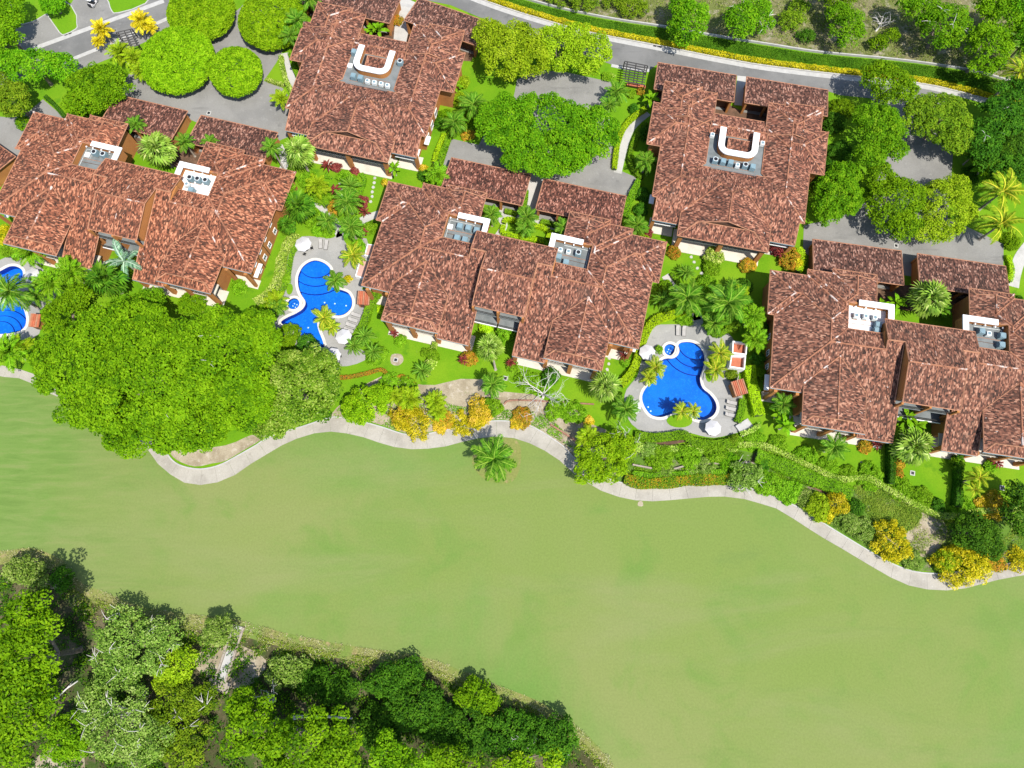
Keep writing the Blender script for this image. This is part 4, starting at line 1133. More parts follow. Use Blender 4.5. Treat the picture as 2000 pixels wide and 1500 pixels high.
def clump_points(clumps, dens, leaf, rng, low=-.25, thick=.3):
    """leaf positions on the upper shells of (x,y,z,rx,rz) clumps"""
    P_, N_, V_ = [], [], []
    for (x, y, z, rx, rz) in clumps:
        n = max(6, int(dens * 2.6 * rx * rx * PI / (leaf * leaf * .55)))
        d = rng.normal(size=(n, 3))
        d /= np.linalg.norm(d, axis=1, keepdims=True)
        d[:, 2] = np.where(d[:, 2] < low, -d[:, 2], d[:, 2])
        rr = (1 - thick * rng.random(n) ** 1.5)[:, None]
        P_.append(np.array([x, y, z]) + d * rr * np.array([rx, rx, rz]))
        N_.append(d * .6 + np.array([0, 0, .6]) + rng.normal(size=(n, 3)) * .36)
        V_.append(rng.normal(.5, .13) + rng.normal(0, .2, n))
    return np.vstack(P_), np.vstack(N_), np.concatenate(V_)


def dome_clumps(cx, cy, cz, rx, ry, rz, cr, rng, fill=1.0, rough=.22, low=-.35):
    """clumps over an uneven ellipsoid dome"""
    area = PI * rx * ry * 1.7
    n = max(5, int(1.45 * fill * area / (cr * cr * 2.1)))
    out, ph = [], rng.uniform(0, 6.28, 6)
    ga = PI * (3 - 5 ** .5)
    for i in range(n):
        zz = 1 - (1 - low) * (i + .5) / n
        a = i * ga + rng.normal(0, .25)
        rr = math.sqrt(max(0, 1 - zz * zz))
        w = 1 + rough * (.5 * math.sin(2 * a + ph[0]) + .35 * math.sin(3 * a + ph[1]) + .3 * math.sin(5 * a + ph[2]) + .25 * math.sin(9 * a + ph[3])) * rr + rng.normal(0, rough * .22)
        c = cr * rng.uniform(.7, 1.25)
        k = max(.1, 1 - c / max(rx, ry) * .7)
        out.append((cx + rx * k * w * rr * math.cos(a), cy + ry * k * w * rr * math.sin(a), cz + rz * zz * (1 + rng.normal(0, .06)), c, c * .8))
    return out


def trunk_mesh(parent, base, tops, r, mat='bark', fork=.45, rng=None):
    m = MB()
    rng = rng or np.random.default_rng(1)
    top = Vector(np.mean([tuple(t) for t in tops], axis=0))
    f = Vector(base).lerp(Vector((base[0], base[1], top.z)), fork)
    mid = Vector(base).lerp(f, .5) + Vector((rng.normal(0, r * .4), rng.normal(0, r * .4), 0))
    m.tube([base, Vector(base) + Vector((0, 0, r)), mid, f], [r * 1.5, r * 1.1, r * .95, r * .8], 8)
    for t in tops:
        t = Vector(t)
        q = f.lerp(t, .5) + Vector((rng.normal(0, .3), rng.normal(0, .3), abs(rng.normal(0, .3))))
        m.tube([f - Vector((0, 0, r * .3)), q, t], [r * .55, r * .36, r * .1], 6)
    m.build('trunk', mat, parent, smooth=True)


SEED = [100]


def tree(name, label, lobes, h, mat, leaf=.42, cr=1.5, dens=1.0, rzf=.42, rough=.22, cat='tree', group=None, bark='bark', asp=.6, base=None, twigs=0, fill=1.0, thick=.3):
    """lobes: (px, py, rx px, ry px[, height factor]) as seen at crown height h"""
    SEED[0] += 1
    rng = np.random.default_rng(SEED[0])
    cl, tops, org = [], [], None
    for L in lobes:
        px, py, ax, ay = L[:4]
        hh = h * (L[4] if len(L) > 4 else 1)
        s = mpp(px, py, hh * .7)
        rx, ry = ax * s, ay * s * 1.06
        rz = min(hh * .48, max(1.0, rzf * (rx + ry) / 2))
        c = P(px, py, hh - rz)
        if org is None:
            b = P(*base) if base else c
            org = Vector((b.x, b.y, 0))
        cl += dome_clumps(c.x - org.x, c.y - org.y, hh - rz - cr * .2, max(rx - cr * .25, .5), max(ry - cr * .25, .5), rz, cr, rng, fill, rough)
        for _ in range(3 if len(lobes) < 4 else 2):
            tops.append((c.x - org.x + rng.uniform(-.45, .45) * rx, c.y - org.y + rng.uniform(-.45, .45) * ry, hh - rz * 1.0))
    t = thing(name, label, cat, org, 0, group)
    p, n, v = clump_points(cl, dens * .85, leaf, rng, thick=thick)
    linkob('crown', leaf_mesh('crown', p, n, leaf, asp, v, mat, rng), None, t)
    rmax = max(L[2] for L in lobes) * .1
    trunk_mesh(t, (0, 0, -.1), tops, max(.12, min(.75, rmax * .055 + .08)), bark, .45, rng)
    for i in range(twigs):
        m = MB()
        c = cl[rng.integers(len(cl))]
        s = Vector((c[0], c[1], c[2] + c[4] * .6))
        for k in range(3):
            d = Vector((rng.normal(), rng.normal(), .35 * rng.random())).normalized() * rng.uniform(.9, 2.2)
            m.tube([s, s + d * .5 + Vector((0, 0, .25)), s + d + Vector((0, 0, .2))], [.06, .045, .02], 4)
        m.build('bare_twig', 'deadwood', t)
    return t


def shrub(name, label, px, py, rpx, h, mat, cat='shrub', group=None, leaf=.26, cr=.45, ry=None, rough=.2, dens=1.0, asp=.6):
    SEED[0] += 1
    rng = np.random.default_rng(SEED[0])
    s = mpp(px, py)
    c = P(px, py, h * .5)
    rx, ryy = rpx * s, (ry or rpx) * s
    cl = dome_clumps(0, 0, h * .35, rx, ryy, h * .6, min(cr, rx * .6), rng, 1.0, rough, -.3)
    p, n, v = clump_points(cl, dens, leaf, rng)
    p[:, 2] = np.maximum(p[:, 2], .03)
    o = linkob(name, leaf_mesh(name, p, n, leaf, asp, v, mat, rng), None, None, (c.x, c.y, 0))
    return tag(o, label, cat, group)


def hedge(name, label, line, w, h, mat, leaf=.2, cat='hedge', group=None, dens=1.0, closed=False, lump=.12, bare=None):
    """a clipped hedge along a ground line given in photo pixels"""
    SEED[0] += 1
    rng = np.random.default_rng(SEED[0])
    g = gpx(line, h * .6)
    g = smooth_loop(g, 5, False)
    org = Vector((*g[0], 0))
    P_, N_ = [], []
    for a, b in zip(g, g[1:]):
        A, B = np.array(a), np.array(b)
        L = np.linalg.norm(B - A)
        if L < 1e-4:
            continue
        t = (B - A) / L
        nn = np.array([-t[1], t[0]])
        per = w + 2 * h
        n = int(dens * 1.6 * L * per / (leaf * leaf * .35))
        u = rng.random(n)
        q = rng.random(n) * per
        x = np.where(q < w, q - w / 2, np.where(q < w + h, w / 2, -w / 2))
        z = np.where(q < w, h, np.where(q < w + h, q - w, q - w - h))
        nx = np.where(q < w, 0, np.sign(x))
        nz = np.where(q < w, 1.0, .2)
        lum = 1 + lump * np.sin(u * L * 2.1 + a[0]) * np.cos(a[1])
        pp = np.stack([A[0] + t[0] * L * u + nn[0] * x * lum, A[1] + t[1] * L * u + nn[1] * x * lum, z * lum], 1) + rng.normal(0, leaf * .22, (n, 3))
        P_.append(pp)
        N_.append(np.stack([nn[0] * nx, nn[1] * nx, nz], 1) + rng.normal(0, .42, (n, 3)))
    p, n_ = np.vstack(P_), np.vstack(N_)
    p[:, 2] = np.maximum(p[:, 2], .02)
    p -= np.array(org)
    v = .5 + rng.normal(0, .2, len(p)) + .12 * np.sin(p[:, 0] * 1.3) * np.cos(p[:, 1] * 1.1)
    t = thing(name, label, cat, org, 0, group)
    linkob('foliage', leaf_mesh('foliage', p, n_, leaf, .65, v, mat, rng), None, t)
    core = [(x - org.x, y - org.y) for x, y in g]
    band('stems', core, w * .36, 0, h * .78, 'hedgecore', t)
    return t


def scatter(name, label, loop, n, leaf, mat, hmax=.5, up=.5, cat='grass', asp=.25, clumpy=.0):
    """uncountable ground cover inside a pixel polygon"""
    SEED[0] += 1
    rng = np.random.default_rng(SEED[0])
    g = np.array(smooth_loop(gpx(loop), 3))
    lo, hi = g.min(0), g.max(0)
    pts = []
    got = 0
    while got < n:
        q = rng.uniform(lo, hi, (n * 2, 2))
        ins = np.zeros(len(q), bool)
        for (x1, y1), (x2, y2) in zip(g, np.roll(g, -1, 0)):
            c = (y1 > q[:, 1]) != (y2 > q[:, 1])
            ins ^= c & (q[:, 0] < (x2 - x1) * (q[:, 1] - y1) / (y2 - y1 + 1e-9) + x1)
        if clumpy:
            w = np.sin(q[:, 0] * .9 + 1.3 * np.sin(q[:, 1] * .6)) * np.cos(q[:, 1] * .8 + np.sin(q[:, 0] * .5)) + .5 * np.sin(q[:, 0] * 2.3) * np.sin(q[:, 1] * 2.7)
            ins &= w > rng.normal(clumpy - .6, .35, len(q))
        pts.append(q[ins])
        got += ins.sum()
    q = np.vstack(pts)[:n]
    p = np.column_stack([q, rng.uniform(.03, hmax, n)])
    nn = rng.normal(0, 1, (n, 3)) * (1 - up) + np.array([0, 0, up])
    v = rng.random(n) * .7 + .2 * np.sin(q[:, 0] * .7) * np.cos(q[:, 1] * .9) + .15
    org = np.array([*q.mean(0), 0])
    o = linkob(name, leaf_mesh(name, p - org, nn, leaf, asp, v, mat, rng), None, None, org)
    return tag(o, label, cat, kind='stuff')


# ------------------------------------------------------------------ palms
def frond_mesh(name, L, lw, npair, droop, mat, width=.13, seed=0, up=.15):
    """a feather frond along +x from the origin, arching then drooping"""
    rng = np.random.default_rng(seed)
    def rach(t):
        return np.array([L * (t - .12 * droop * t * t), 0, L * (up * math.sin(t * PI * .6) - droop * .55 * t ** 2.2)])
    v, var, n = [], [], 0
    for i in range(14):                      # stalk
        a, b = rach(i / 14), rach((i + 1) / 14)
        w = .045 * (1 - i / 16)
        v += [a + [0, -w, .02], a + [0, w, .02], b + [0, w * .9, .02], b + [0, -w * .9, .02]]
        var.append(.95); n += 1
    for i in range(npair):
        t = .12 + .87 * i / (npair - 1)
        p = rach(t)
        d = rach(min(1, t + .03)) - rach(t - .03)
        d /= np.linalg.norm(d)
        ll = lw * (math.sin(PI * min(1, (t + .18) / 1.25)) ** .7) * rng.uniform(.85, 1.12)
        for sg in (-1, 1):
            dr = d * .62 + np.array([0, sg * .78, -.22 + rng.normal(0, .09)])
            dr /= np.linalg.norm(dr)
            tip = p + dr * ll + np.array([0, 0, -.12 * ll])
            q = np.cross(dr, [0, 0, 1.0]); q /= np.linalg.norm(q)
            m = p + dr * ll * .45
            w = width * .5
            v += [p, m + q * w, tip, m - q * w]
            var.append(rng.normal(.45, .2)); n += 1
    return quads(name, np.array(v), n, np.array(var), mat)


def fan_mesh(name, L, R, mat, seed=0, nseg=13):
    """a stalk with a round pleated fan leaf at its end"""
    rng = np.random.default_rng(seed)
    v, var, n = [], [], 0
    v += [np.array(q) for q in ((0, -.03, 0), (0, .03, 0), (L, .03, L * .12), (L, -.03, L * .12))]
    var.append(.6); n += 1
    o = np.array([L * .92, 0, L * .12])
    for i in range(nseg):
        a = (i / (nseg - 1) - .5) * math.radians(250)
        r = R * (1 - .18 * abs(i / (nseg - 1) - .5) * 2) * rng.uniform(.88, 1.1)
        da = math.radians(250) / nseg * .48
        dz = -R * .22
        tip = o + np.array([r * math.cos(a), r * math.sin(a), dz * rng.uniform(.6, 1.5)])
        l = o + np.array([r * .62 * math.cos(a - da), r * .62 * math.sin(a - da), .02 - .04])
        rr = o + np.array([r * .62 * math.cos(a + da), r * .62 * math.sin(a + da), .02 + .05])
        v += [o, l, tip, rr]
        var.append(rng.normal(.5, .22)); n += 1
    return quads(name, np.array(v), n, np.array(var), mat)


def paddle_mesh(name, L, W, mat, seed=0):
    """a broad banana-like leaf arching along +x"""
    rng = np.random.default_rng(seed)
    v, var, n = [], [], 0
    k = 7
    for i in range(k):
        for sg in (-1, 1):
            q = []
            for t in (i / k, (i + 1) / k):
                w = W * .5 * math.sin(PI * min(1, max(0, t - .12) / .9 + .04)) ** .6 if t > .1 else .03
                x, z = L * t * (1 - .12 * t), L * (.32 * math.sin(t * PI * .62) - .38 * t * t)
                q.append((np.array([x, 0, z]), np.array([x + .04, sg * w, z + .12 * w])))
            v += [q[0][0], q[0][1], q[1][1], q[1][0]]
            var.append(rng.normal(.5, .15)); n += 1
    return quads(name, np.array(v), n, np.array(var), mat)


FR = {
    'feather': [frond_mesh('frond', 1.0, .30, 17, d, 'lf_palm', .052, i, .18) for i, d in enumerate((.35, .6, .9))],
    'yfeather': [frond_mesh('frond', 1.0, .28, 16, d, 'lf_ypalm', .055, i + 9, .22) for i, d in enumerate((.35, .6, .9))],
    'golden': [frond_mesh('frond', 1.0, .3, 12, d, 'lf_golden', .085, i + 20, .25) for i, d in enumerate((.3, .55, .8))],
    'cycad': [frond_mesh('frond', 1.0, .17, 16, d, 'lf_palm', .045, i + 30, .3) for i, d in enumerate((.3, .5, .7))],
    'areca': [frond_mesh('frond', 1.0, .3, 11, d, 'lf_lime', .085, i + 40, .3) for i, d in enumerate((.3, .55, .8))],
    'green_areca': [frond_mesh('frond', 1.0, .3, 11, d, 'lf_hedge', .085, i + 45, .3) for i, d in enumerate((.3, .55, .8))],
    'silver': [frond_mesh('frond', 1.0, .26, 17, d, 'lf_silver', .055, i + 50, .2) for i, d in enumerate((.4, .7))],
    'fan': [fan_mesh('fan_leaf', .52, .5, 'lf_fan', i) for i in range(3)],
    'darkfan': [fan_mesh('fan_leaf', .52, .5, 'lf_palm', i + 5) for i in range(3)],
    'paddle': [paddle_mesh('paddle_leaf', 1.0, .34, 'lf_hedge', i) for i in range(3)],
    'darkpaddle': [paddle_mesh('paddle_leaf', 1.0, .3, 'lf_palm', i + 5) for i in range(3)],
    'redpaddle': [paddle_mesh('paddle_leaf', 1.0, .2, 'lf_red', i + 9) for i in range(2)],
}
PALM = {  # kind: object name, leaf part name, leaves, lowest and highest leaf angle in degrees, category
    'feather': ('palm_tree', 'frond', 20, -25, 68, 'palm'), 'yfeather': ('coconut_palm', 'frond', 17, -28, 62, 'palm'), 'golden': ('golden_palm', 'frond', 34, -15, 80, 'palm'),
    'cycad': ('cycad', 'frond', 30, -8, 62, 'cycad'), 'areca': ('areca_palm', 'frond', 30, -5, 80, 'palm'), 'green_areca': ('areca_palm', 'frond', 30, -5, 80, 'palm'), 'silver': ('silver_palm', 'frond', 9, -35, 50, 'palm'),
    'fan': ('fan_palm', 'fan_leaf', 34, -30, 82, 'palm'), 'darkfan': ('fan_palm', 'fan_leaf', 30, -30, 82, 'palm'), 'paddle': ('banana_plant', 'paddle_leaf', 12, -5, 75, 'plant'),
    'darkpaddle': ('broadleaf_plant', 'paddle_leaf', 16, -5, 75, 'plant'), 'redpaddle': ('cordyline', 'paddle_leaf', 22, 0, 80, 'plant')}


def palm(kind, label, px, py, rpx, h, group=None, base=None, trunk=True, n=None):
    """crown centre seen at pixel (px, py) at height h; the crown reaches rpx pixels"""
    SEED[0] += 1
    rng = random.Random(SEED[0])
    nm, part, cnt, lo, hi, cat = PALM[kind]
    cnt = n or cnt
    c = P(px, py, h)
    R = rpx * mpp(px, py, h) * 1.08
    b = P(*base) if base else Vector((c.x, c.y, 0))
    t = thing(nm, label, cat, (b.x, b.y, 0), 0, group)
    top = Vector((c.x - b.x, c.y - b.y, h))
    if trunk and h > .9:
        r = max(.1, min(.22, R * .07))
        MB().tube([(0, 0, 0), top * .1 + Vector((0, 0, .1)), top * .5 - Vector((top.x * .12, top.y * .12, 0)), top], [r * 1.6, r * 1.15, r, r * .95], 8).build('trunk', 'palmbark', t, smooth=True)
    ms_ = FR[kind]
    for i in range(cnt):
        f = i / max(1, cnt - 1)
        el = math.radians(lo + (hi - lo) * f ** 1.25 + rng.uniform(-7, 7))
        az = i * 2.39996 + rng.uniform(-.2, .2)
        o = linkob(part, ms_[i % len(ms_)], None, t, top + Vector((.08 * math.cos(az), .08 * math.sin(az), -.04 * (1 - f))))
        o.rotation_euler = (rng.uniform(-.35, .35), -el, az)
        s = R * rng.uniform(.86, 1.1) * (1 if el < .9 else .82)
        o.scale = (s, s, s)
    return t


def bare_tree(label, px, py, rpx, h, name='bare_tree', seed=1, n=9):
    rng = random.Random(seed)
    c = P(px, py, h * .6)
    t = thing(name, label, 'dead tree', (c.x, c.y, 0))
    R = rpx * mpp(px, py, h * .6)
    m = MB()
    m.tube([(0, 0, 0), (.1, .1, h * .25), (.0, .2, h * .4)], [.24, .19, .15], 7)
    m.build('trunk', 'deadwood', t, smooth=True)

    def grow(m, p, d, L, r, lev):
        pts, rs = [p], [r]
        for i in range(3):
            d = (d + Vector((rng.gauss(0, .28), rng.gauss(0, .28), rng.gauss(.02, .16)))).normalized()
            p = p + d * L / 3
            pts.append(p); rs.append(r * (1 - .2 * (i + 1)))
        m.tube(pts, rs, 5)
        if lev:
            for k in range(3):
                q = pts[1 + k % 3]
                dd = (d + Vector((rng.gauss(0, .8), rng.gauss(0, .8), rng.gauss(.1, .3)))).normalized()
                grow(m, q, dd, L * rng.uniform(.45, .7), r * .55, lev - 1)
    for i in range(n):
        a = i * 2 * PI / n + rng.uniform(-.3, .3)
        m = MB()
        grow(m, Vector((0, .2, h * .38)), Vector((math.cos(a), math.sin(a), rng.uniform(.25, .8))).normalized(), R * rng.uniform(.55, .85), .085, 2)
        m.build('limb', 'deadwood', t)
    return t

# ================================================================== poolside and garden furniture
def umbrella(px, py, label, rpx=16.5, h=2.6):
    c = P(px, py, h - .2)
    t = thing('patio_umbrella', label, 'umbrella', (c.x, c.y, 0), .2, 'white patio umbrellas by the pools')
    r = rpx * mpp(px, py, h)
    MB().tube([(0, 0, 0), (0, 0, h)], .035, 8).build('pole', 'aclight', t)
    MB().tube([(0, 0, 0), (0, 0, .09)], [.4, .36], 12).build('base', 'kerb', t)
    for i in range(8):
        a0, a1 = i * PI / 4, (i + 1) * PI / 4
        am = (a0 + a1) / 2
        A, B, Mx = (r * math.cos(a0), r * math.sin(a0), h - .62), (r * math.cos(a1), r * math.sin(a1), h - .62), (r * .9 * math.cos(am), r * .9 * math.sin(am), h - .6)
        mid = (r * .5 * math.cos(am), r * .5 * math.sin(am), h - .3)
        mk('canopy_panel', [(0, 0, h + .02), A, Mx, B, mid], [(0, 1, 4), (1, 2, 4), (2, 3, 4), (3, 0, 4)], 'canvas', t)
        MB().tube([(0, 0, h - .03), (A[0], A[1], A[2] - .03)], .015, 4).build('rib', 'dark', t)
    return t


def table_set(px, py, lab, angs=(0.3, 2.4, 4.4)):
    c = P(px, py)
    t = thing('patio_table', 'round dark table ' + lab, 'table', c, 0, 'tables under the umbrellas')
    MB().tube([(0, 0, .7), (0, 0, .74)], .5, 14).build('tabletop', 'dark', t)
    MB().tube([(0, 0, 0), (0, 0, .7)], .05, 8).build('leg', 'dark', t)
    for i, a in enumerate(angs):
        q = thing('patio_chair', f'{ORD[i]} dark chair at the table ' + lab, 'chair', (c.x + 1.05 * math.cos(a), c.y + 1.05 * math.sin(a), 0), a + PI / 2, 'chairs under the umbrellas')
        MB().box(-.26, .26, -.26, .26, .42, .47).build('seat', 'black', q)
        MB().box(-.26, .26, -.3, -.25, .45, .9).build('backrest', 'black', q)
        for sx in (-.23, .23):
            for sy in (-.23, .23):
                MB().box(sx - .02, sx + .02, sy - .02, sy + .02, 0, .42).build('leg', 'dark', q)


def lounger(px, py, rz, label):
    c = P(px, py)
    t = thing('sun_lounger', label, 'sun lounger', (c.x, c.y, .065), rz, 'sun loungers by the pools')
    MB().box(-.34, .34, -1.0, .35, .28, .33).build('seat', 'sling', t)
    mk('backrest', [(-.34, .36, .29), (.34, .36, .29), (.34, 1.0, .62), (-.34, 1.0, .62), (-.34, .36, .24), (.34, .36, .24), (.34, 1.0, .57), (-.34, 1.0, .57)], [(0, 1, 2, 3), (7, 6, 5, 4), (0, 4, 5, 1), (1, 5, 6, 2), (2, 6, 7, 3), (3, 7, 4, 0)], 'sling', t)
    f = MB()
    for sx in (-.36, .36):
        f.box(sx - .03, sx + .03, -1.02, 1.0, .24, .31)
    f.box(-.36, .36, -1.04, -.98, .24, .31)
    f.build('frame', 'dark', t)
    for sx in (-.33, .33):
        for sy in (-.85, .7):
            MB().box(sx - .03, sx + .03, sy - .03, sy + .03, 0, .25).build('leg', 'dark', t)


UMB = ((591, 475, 'white umbrella beside the two upright loungers, middle pool'), (670, 656, 'white umbrella between loungers and cycads, middle pool'), (649, 693, 'white umbrella partly shaded by the glossy tree, middle pool'),
       (1265, 687, 'white umbrella beside the round spa of the three-lobed pool'), (1394, 835, 'white umbrella nearest the steps, three-lobed pool'), (1238, 793, 'white umbrella behind the drooping palm, three-lobed pool'),
       (60, 536, 'white umbrella beside the pool at the left edge'), (-2, 580, 'white umbrella cut by the left edge over the pool rim'))
for x, y, l in UMB:
    umbrella(x, y, l, 16.5 if x > 100 else 15.5)
for x, y, l in ((600, 489, 'by the two upright loungers'), (677, 662, 'by the cycads'), (655, 700, 'under the glossy tree'), (1260, 694, 'beside the spa'), (1388, 838, 'nearest the steps'), (1236, 798, 'behind the drooping palm'), (72, 545, 'at the left pool')):
    table_set(x, y, l)
for x, y, r, l in ((627, 478, .05, 'left one of two loungers standing side by side above the middle pool'), (638, 480, -.1, 'right one of two loungers standing side by side above the middle pool'),
                   (696, 616, 1.25, 'topmost lounger of the row right of the middle pool'), (690, 626, 1.25, 'second lounger from the tiled shed, row right of the middle pool'), (686, 636, 1.25, 'third lounger from the tiled shed, row right of the middle pool'), (682, 646, 1.25, 'lowest lounger of the row right of the middle pool'),
                   (1323, 647, -.05, 'left one of two loungers above the three-lobed pool'), (1335, 648, -.1, 'right one of two loungers above the three-lobed pool'),
                   (1428, 787, 1.35, 'topmost lounger of three below the tiled shed, three-lobed pool'), (1426, 799, 1.35, 'middle lounger of three below the tiled shed, three-lobed pool'), (1425, 811, 1.35, 'lowest lounger of three below the tiled shed, three-lobed pool'),
                   (87, 550, 1.0, 'lounger behind the umbrella at the left pool'), (82, 564, 1.1, 'lounger nearest the coconut palm at the left pool')):
    lounger(x, y, r, l)

# tiled pool sheds
def shed(px, py, w, d, rz, label):
    c = P(px, py, 2.2)
    t = thing('pool_shed', label, 'shed', (c.x, c.y, 0), rz, 'small tiled pool sheds')
    MB().box(-w / 2 + .2, w / 2 - .2, -d / 2 + .2, d / 2 - .2, 0, 1.95).build('wall', 'wall', t)
    MB().box(-w / 2 + .5, -w / 2 + 1.3, -d / 2 + .14, -d / 2 + .19, .05, 1.8).build('door', 'soffit', t)
    n = int(w / .34)
    for i in range(n):
        x = -w / 2 + (i + .5) * w / n
        MB().tube([(x, -d / 2, 2.05), (x, d / 2, 2.4)], w / n * .5, 6).build('roof_tile_row', 'terracotta' if i % 3 else 'verge', t)
    MB().box(-w / 2, w / 2, -d / 2, d / 2, 1.95, 2.02).build('roof_board', 'soffit', t)


shed(710, 582, 2.5, 2.7, -.05, 'small red-tiled shed beside the middle pool')
shed(1444, 757, 2.6, 2.9, .28, 'small orange-tiled shed beside the lime hedge')
shed(68, 626, 2.0, 2.6, -.1, 'small red-tiled shed at the left pool edge')

# walled service yards
def yard(c0, cells, label, z=2.2, mat='terracotta'):
    """cells: corner pixel loops at wall-top height"""
    a = P(*c0, z)
    t = thing('service_yard', label, 'enclosure', (a.x, a.y, 0))
    for cell in cells:
        lp = ccw([(x - a.x, y - a.y) for x, y in gpx(cell, z)])
        MB().prism(lp, 0, 1.2).build('floor', mat, t)
        ring('wall', offset_loop(lp, -.02), offset_loop(lp, .3), 0, z, 'white', t)


yard((1443, 690), [[(1433, 668), (1458, 671), (1456, 691), (1432, 688)], [(1430, 695), (1455, 697), (1453, 719), (1427, 715)]], 'white-walled yard with two red-floored bays beside the three-lobed pool')
yard((712, 505), [[(719, 478), (737, 481), (733, 501), (714, 498)], [(705, 507), (730, 511), (723, 545), (696, 538)]], 'white-walled terrace with faded pink floor against the central villa', 1.2, 'pink')

# pergolas
def pergola(corn, label, ns):
    q = [P(x, y, 2.6) for x, y in corn]
    a, b, c, d = q
    t = thing('pergola', label, 'pergola', (a.x, a.y, 0), 0, 'dark slatted pergolas')
    R_ = lambda v: Vector((v.x - a.x, v.y - a.y, 2.6))
    A, B, C, D = map(R_, q)
    for v in (A, B, C, D):
        MB().box(v.x - .1, v.x + .1, v.y - .1, v.y + .1, 0, 2.5).build('post', 'dark', t)
    for s0, s1 in ((A.lerp(B, .12), D.lerp(C, .12)), (A.lerp(B, .5), D.lerp(C, .5)), (A.lerp(B, .88), D.lerp(C, .88))):
        MB().tube([s0 - Vector((0, 0, .1)), s1 - Vector((0, 0, .1))], .1, 4).build('beam', 'dark', t)
    for i in range(ns):
        f = i / (ns - 1)
        e0, e1 = A.lerp(D, f), B.lerp(C, f)
        MB().tube([e0 + Vector((0, 0, .06)), e1 + Vector((0, 0, .06))], .15, 4).build('slat', 'dark', t)


pergola([(1220, 120), (1265, 129), (1259, 166), (1215, 158)], 'dark slatted pergola beside the road and carports', 9)
pergola([(227, 64), (258, 57), (271, 88), (241, 97)], 'dark slatted pergola between the two yellow palms', 8)
for x, y, l in ((1242, 170, 'brick bench wall under the roadside pergola'),):
    c = P(x, y)
    t = thing('bench', l, 'bench', c, -.2)
    MB().box(-2.0, 2.0, -.3, .3, 0, .45).build('base', 'verge', t)
    MB().box(-2.05, 2.05, -.35, .35, .46, .55).build('seat', 'terracotta', t)

# steps down from the pool
t = thing('garden_steps', 'grey concrete steps beside the white-flowered hedge', 'steps', P(1455, 835), .55)
for i in range(5):
    MB().box(-1.6 + i * .62, -1.02 + i * .62, -1.2, 1.2, 0, .62 - i * .12).build('step', 'kerb', t)

# drain covers
for i, (x, y, l) in enumerate(((773, 703, 'square drain cover in the sandy lawn patch'), (987, 739, 'square drain cover beside the bare white tree'), (1685, 907, 'drain cover in the lawn left of the divider hedge'), (1782, 924, 'drain cover in the lawn right of the divider hedge'),
                                (1957, 953, 'drain cover near the dark tree at the right edge'), (408, 221, 'dark grate in the court by the clipped trees'), (1750, 480, 'dark grate in the court behind the dark brown carports'), (1476, 855, 'drain cover beside the steps'))):
    t = thing('drain_cover', l, 'drain cover', P(x, y), -.2)
    MB().box(-.45, .45, -.45, .45, 0, .09).build('frame', 'walk', t)
    MB().box(-.27, .27, -.27, .27, .05, .1).build('grate', 'black', t)
for x, y, r, l in ((133, 66, .42, 'double grate at the tip of the grass island'), (1283, 90, -.2, 'double grate in the road gutter')):
    t = thing('drain_grate', l, 'drain', P(x, y), r)
    for s in (-.45, .45):
        MB().box(s - .36, s + .36, -.3, .3, 0, .1).build('grate', 'black', t)

# golf cart
t = thing('golf_cart', 'white golf cart parked at the top left', 'golf cart', P(184, 8), -.35)
MB().box(-.6, .6, -1.15, 1.15, .28, .42).box(-.58, .58, -1.2, -.75, .42, .85).box(-.55, .55, .75, 1.2, .42, .75).build('body', 'canvas', t)
MB().box(-.55, .55, -.35, .15, .42, .78).build('seat', 'black', t)
MB().box(-.55, .55, -.48, -.36, .6, 1.15).build('backrest', 'black', t)
MB().prism([(-.6, -.85), (.6, -.85), (.66, -.4), (.66, .7), (.5, .95), (-.5, .95), (-.66, .7), (-.66, -.4)], 1.78, 1.86).build('roof', 'white', t)
for sx in (-.55, .55):
    MB().tube([(sx, .8, .7), (sx, .6, 1.78)], .03, 5).build('roof_post', 'dark', t)
    MB().tube([(sx, -.7, .8), (sx, -.75, 1.78)], .03, 5).build('roof_post', 'dark', t)
    for sy in (-.8, .8):
        w_ = MB().tube([(sx - .1, sy, .23), (sx + .1, sy, .23)], .23, 12).build('wheel', 'black', t)
        MB().tube([(sx - .11, sy, .23), (sx + .11, sy, .23)], .1, 8).build('rim', 'aclight', w_)
MB().tube([(.25, .35, .9), (.25, .45, .95)], .17, 10).build('steering_wheel', 'black', t)
MB().box(-.4, .4, -1.35, -1.05, .5, 1.05).build('bag_rack', 'black', t)

# low retaining walls in the planted slope
for pts, w, h, mt, l in (([(1160, 790), (1010, 782), (985, 790)], .12, .35, 'brickw', 'brick edging above the bare white tree bed'), ([(1075, 830), (1110, 852), (1133, 868)], .15, .45, 'brickw', 'brick edging left of the yellow-green tree'),
                         ([(1235, 908), (1300, 918), (1350, 908), (1420, 905), (1470, 905), (1500, 922)], .15, .5, 'stonew', 'curved stone wall in the slope below the pool'),
                         ([(1470, 893), (1540, 922), (1600, 950), (1650, 978)], .9, .12, 'mulch', 'strip of reddish mulch below the long clipped hedge'),
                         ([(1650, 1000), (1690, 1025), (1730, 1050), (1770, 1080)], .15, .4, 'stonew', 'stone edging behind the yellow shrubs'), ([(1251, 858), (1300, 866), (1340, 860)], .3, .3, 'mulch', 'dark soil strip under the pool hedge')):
    o = band('retaining_wall' if mt != 'mulch' else 'mulch_bed', smooth_loop(gpx(pts), 5, False), w, 0, h, mt)
    tag(o, l, 'wall' if mt != 'mulch' else 'mulch')
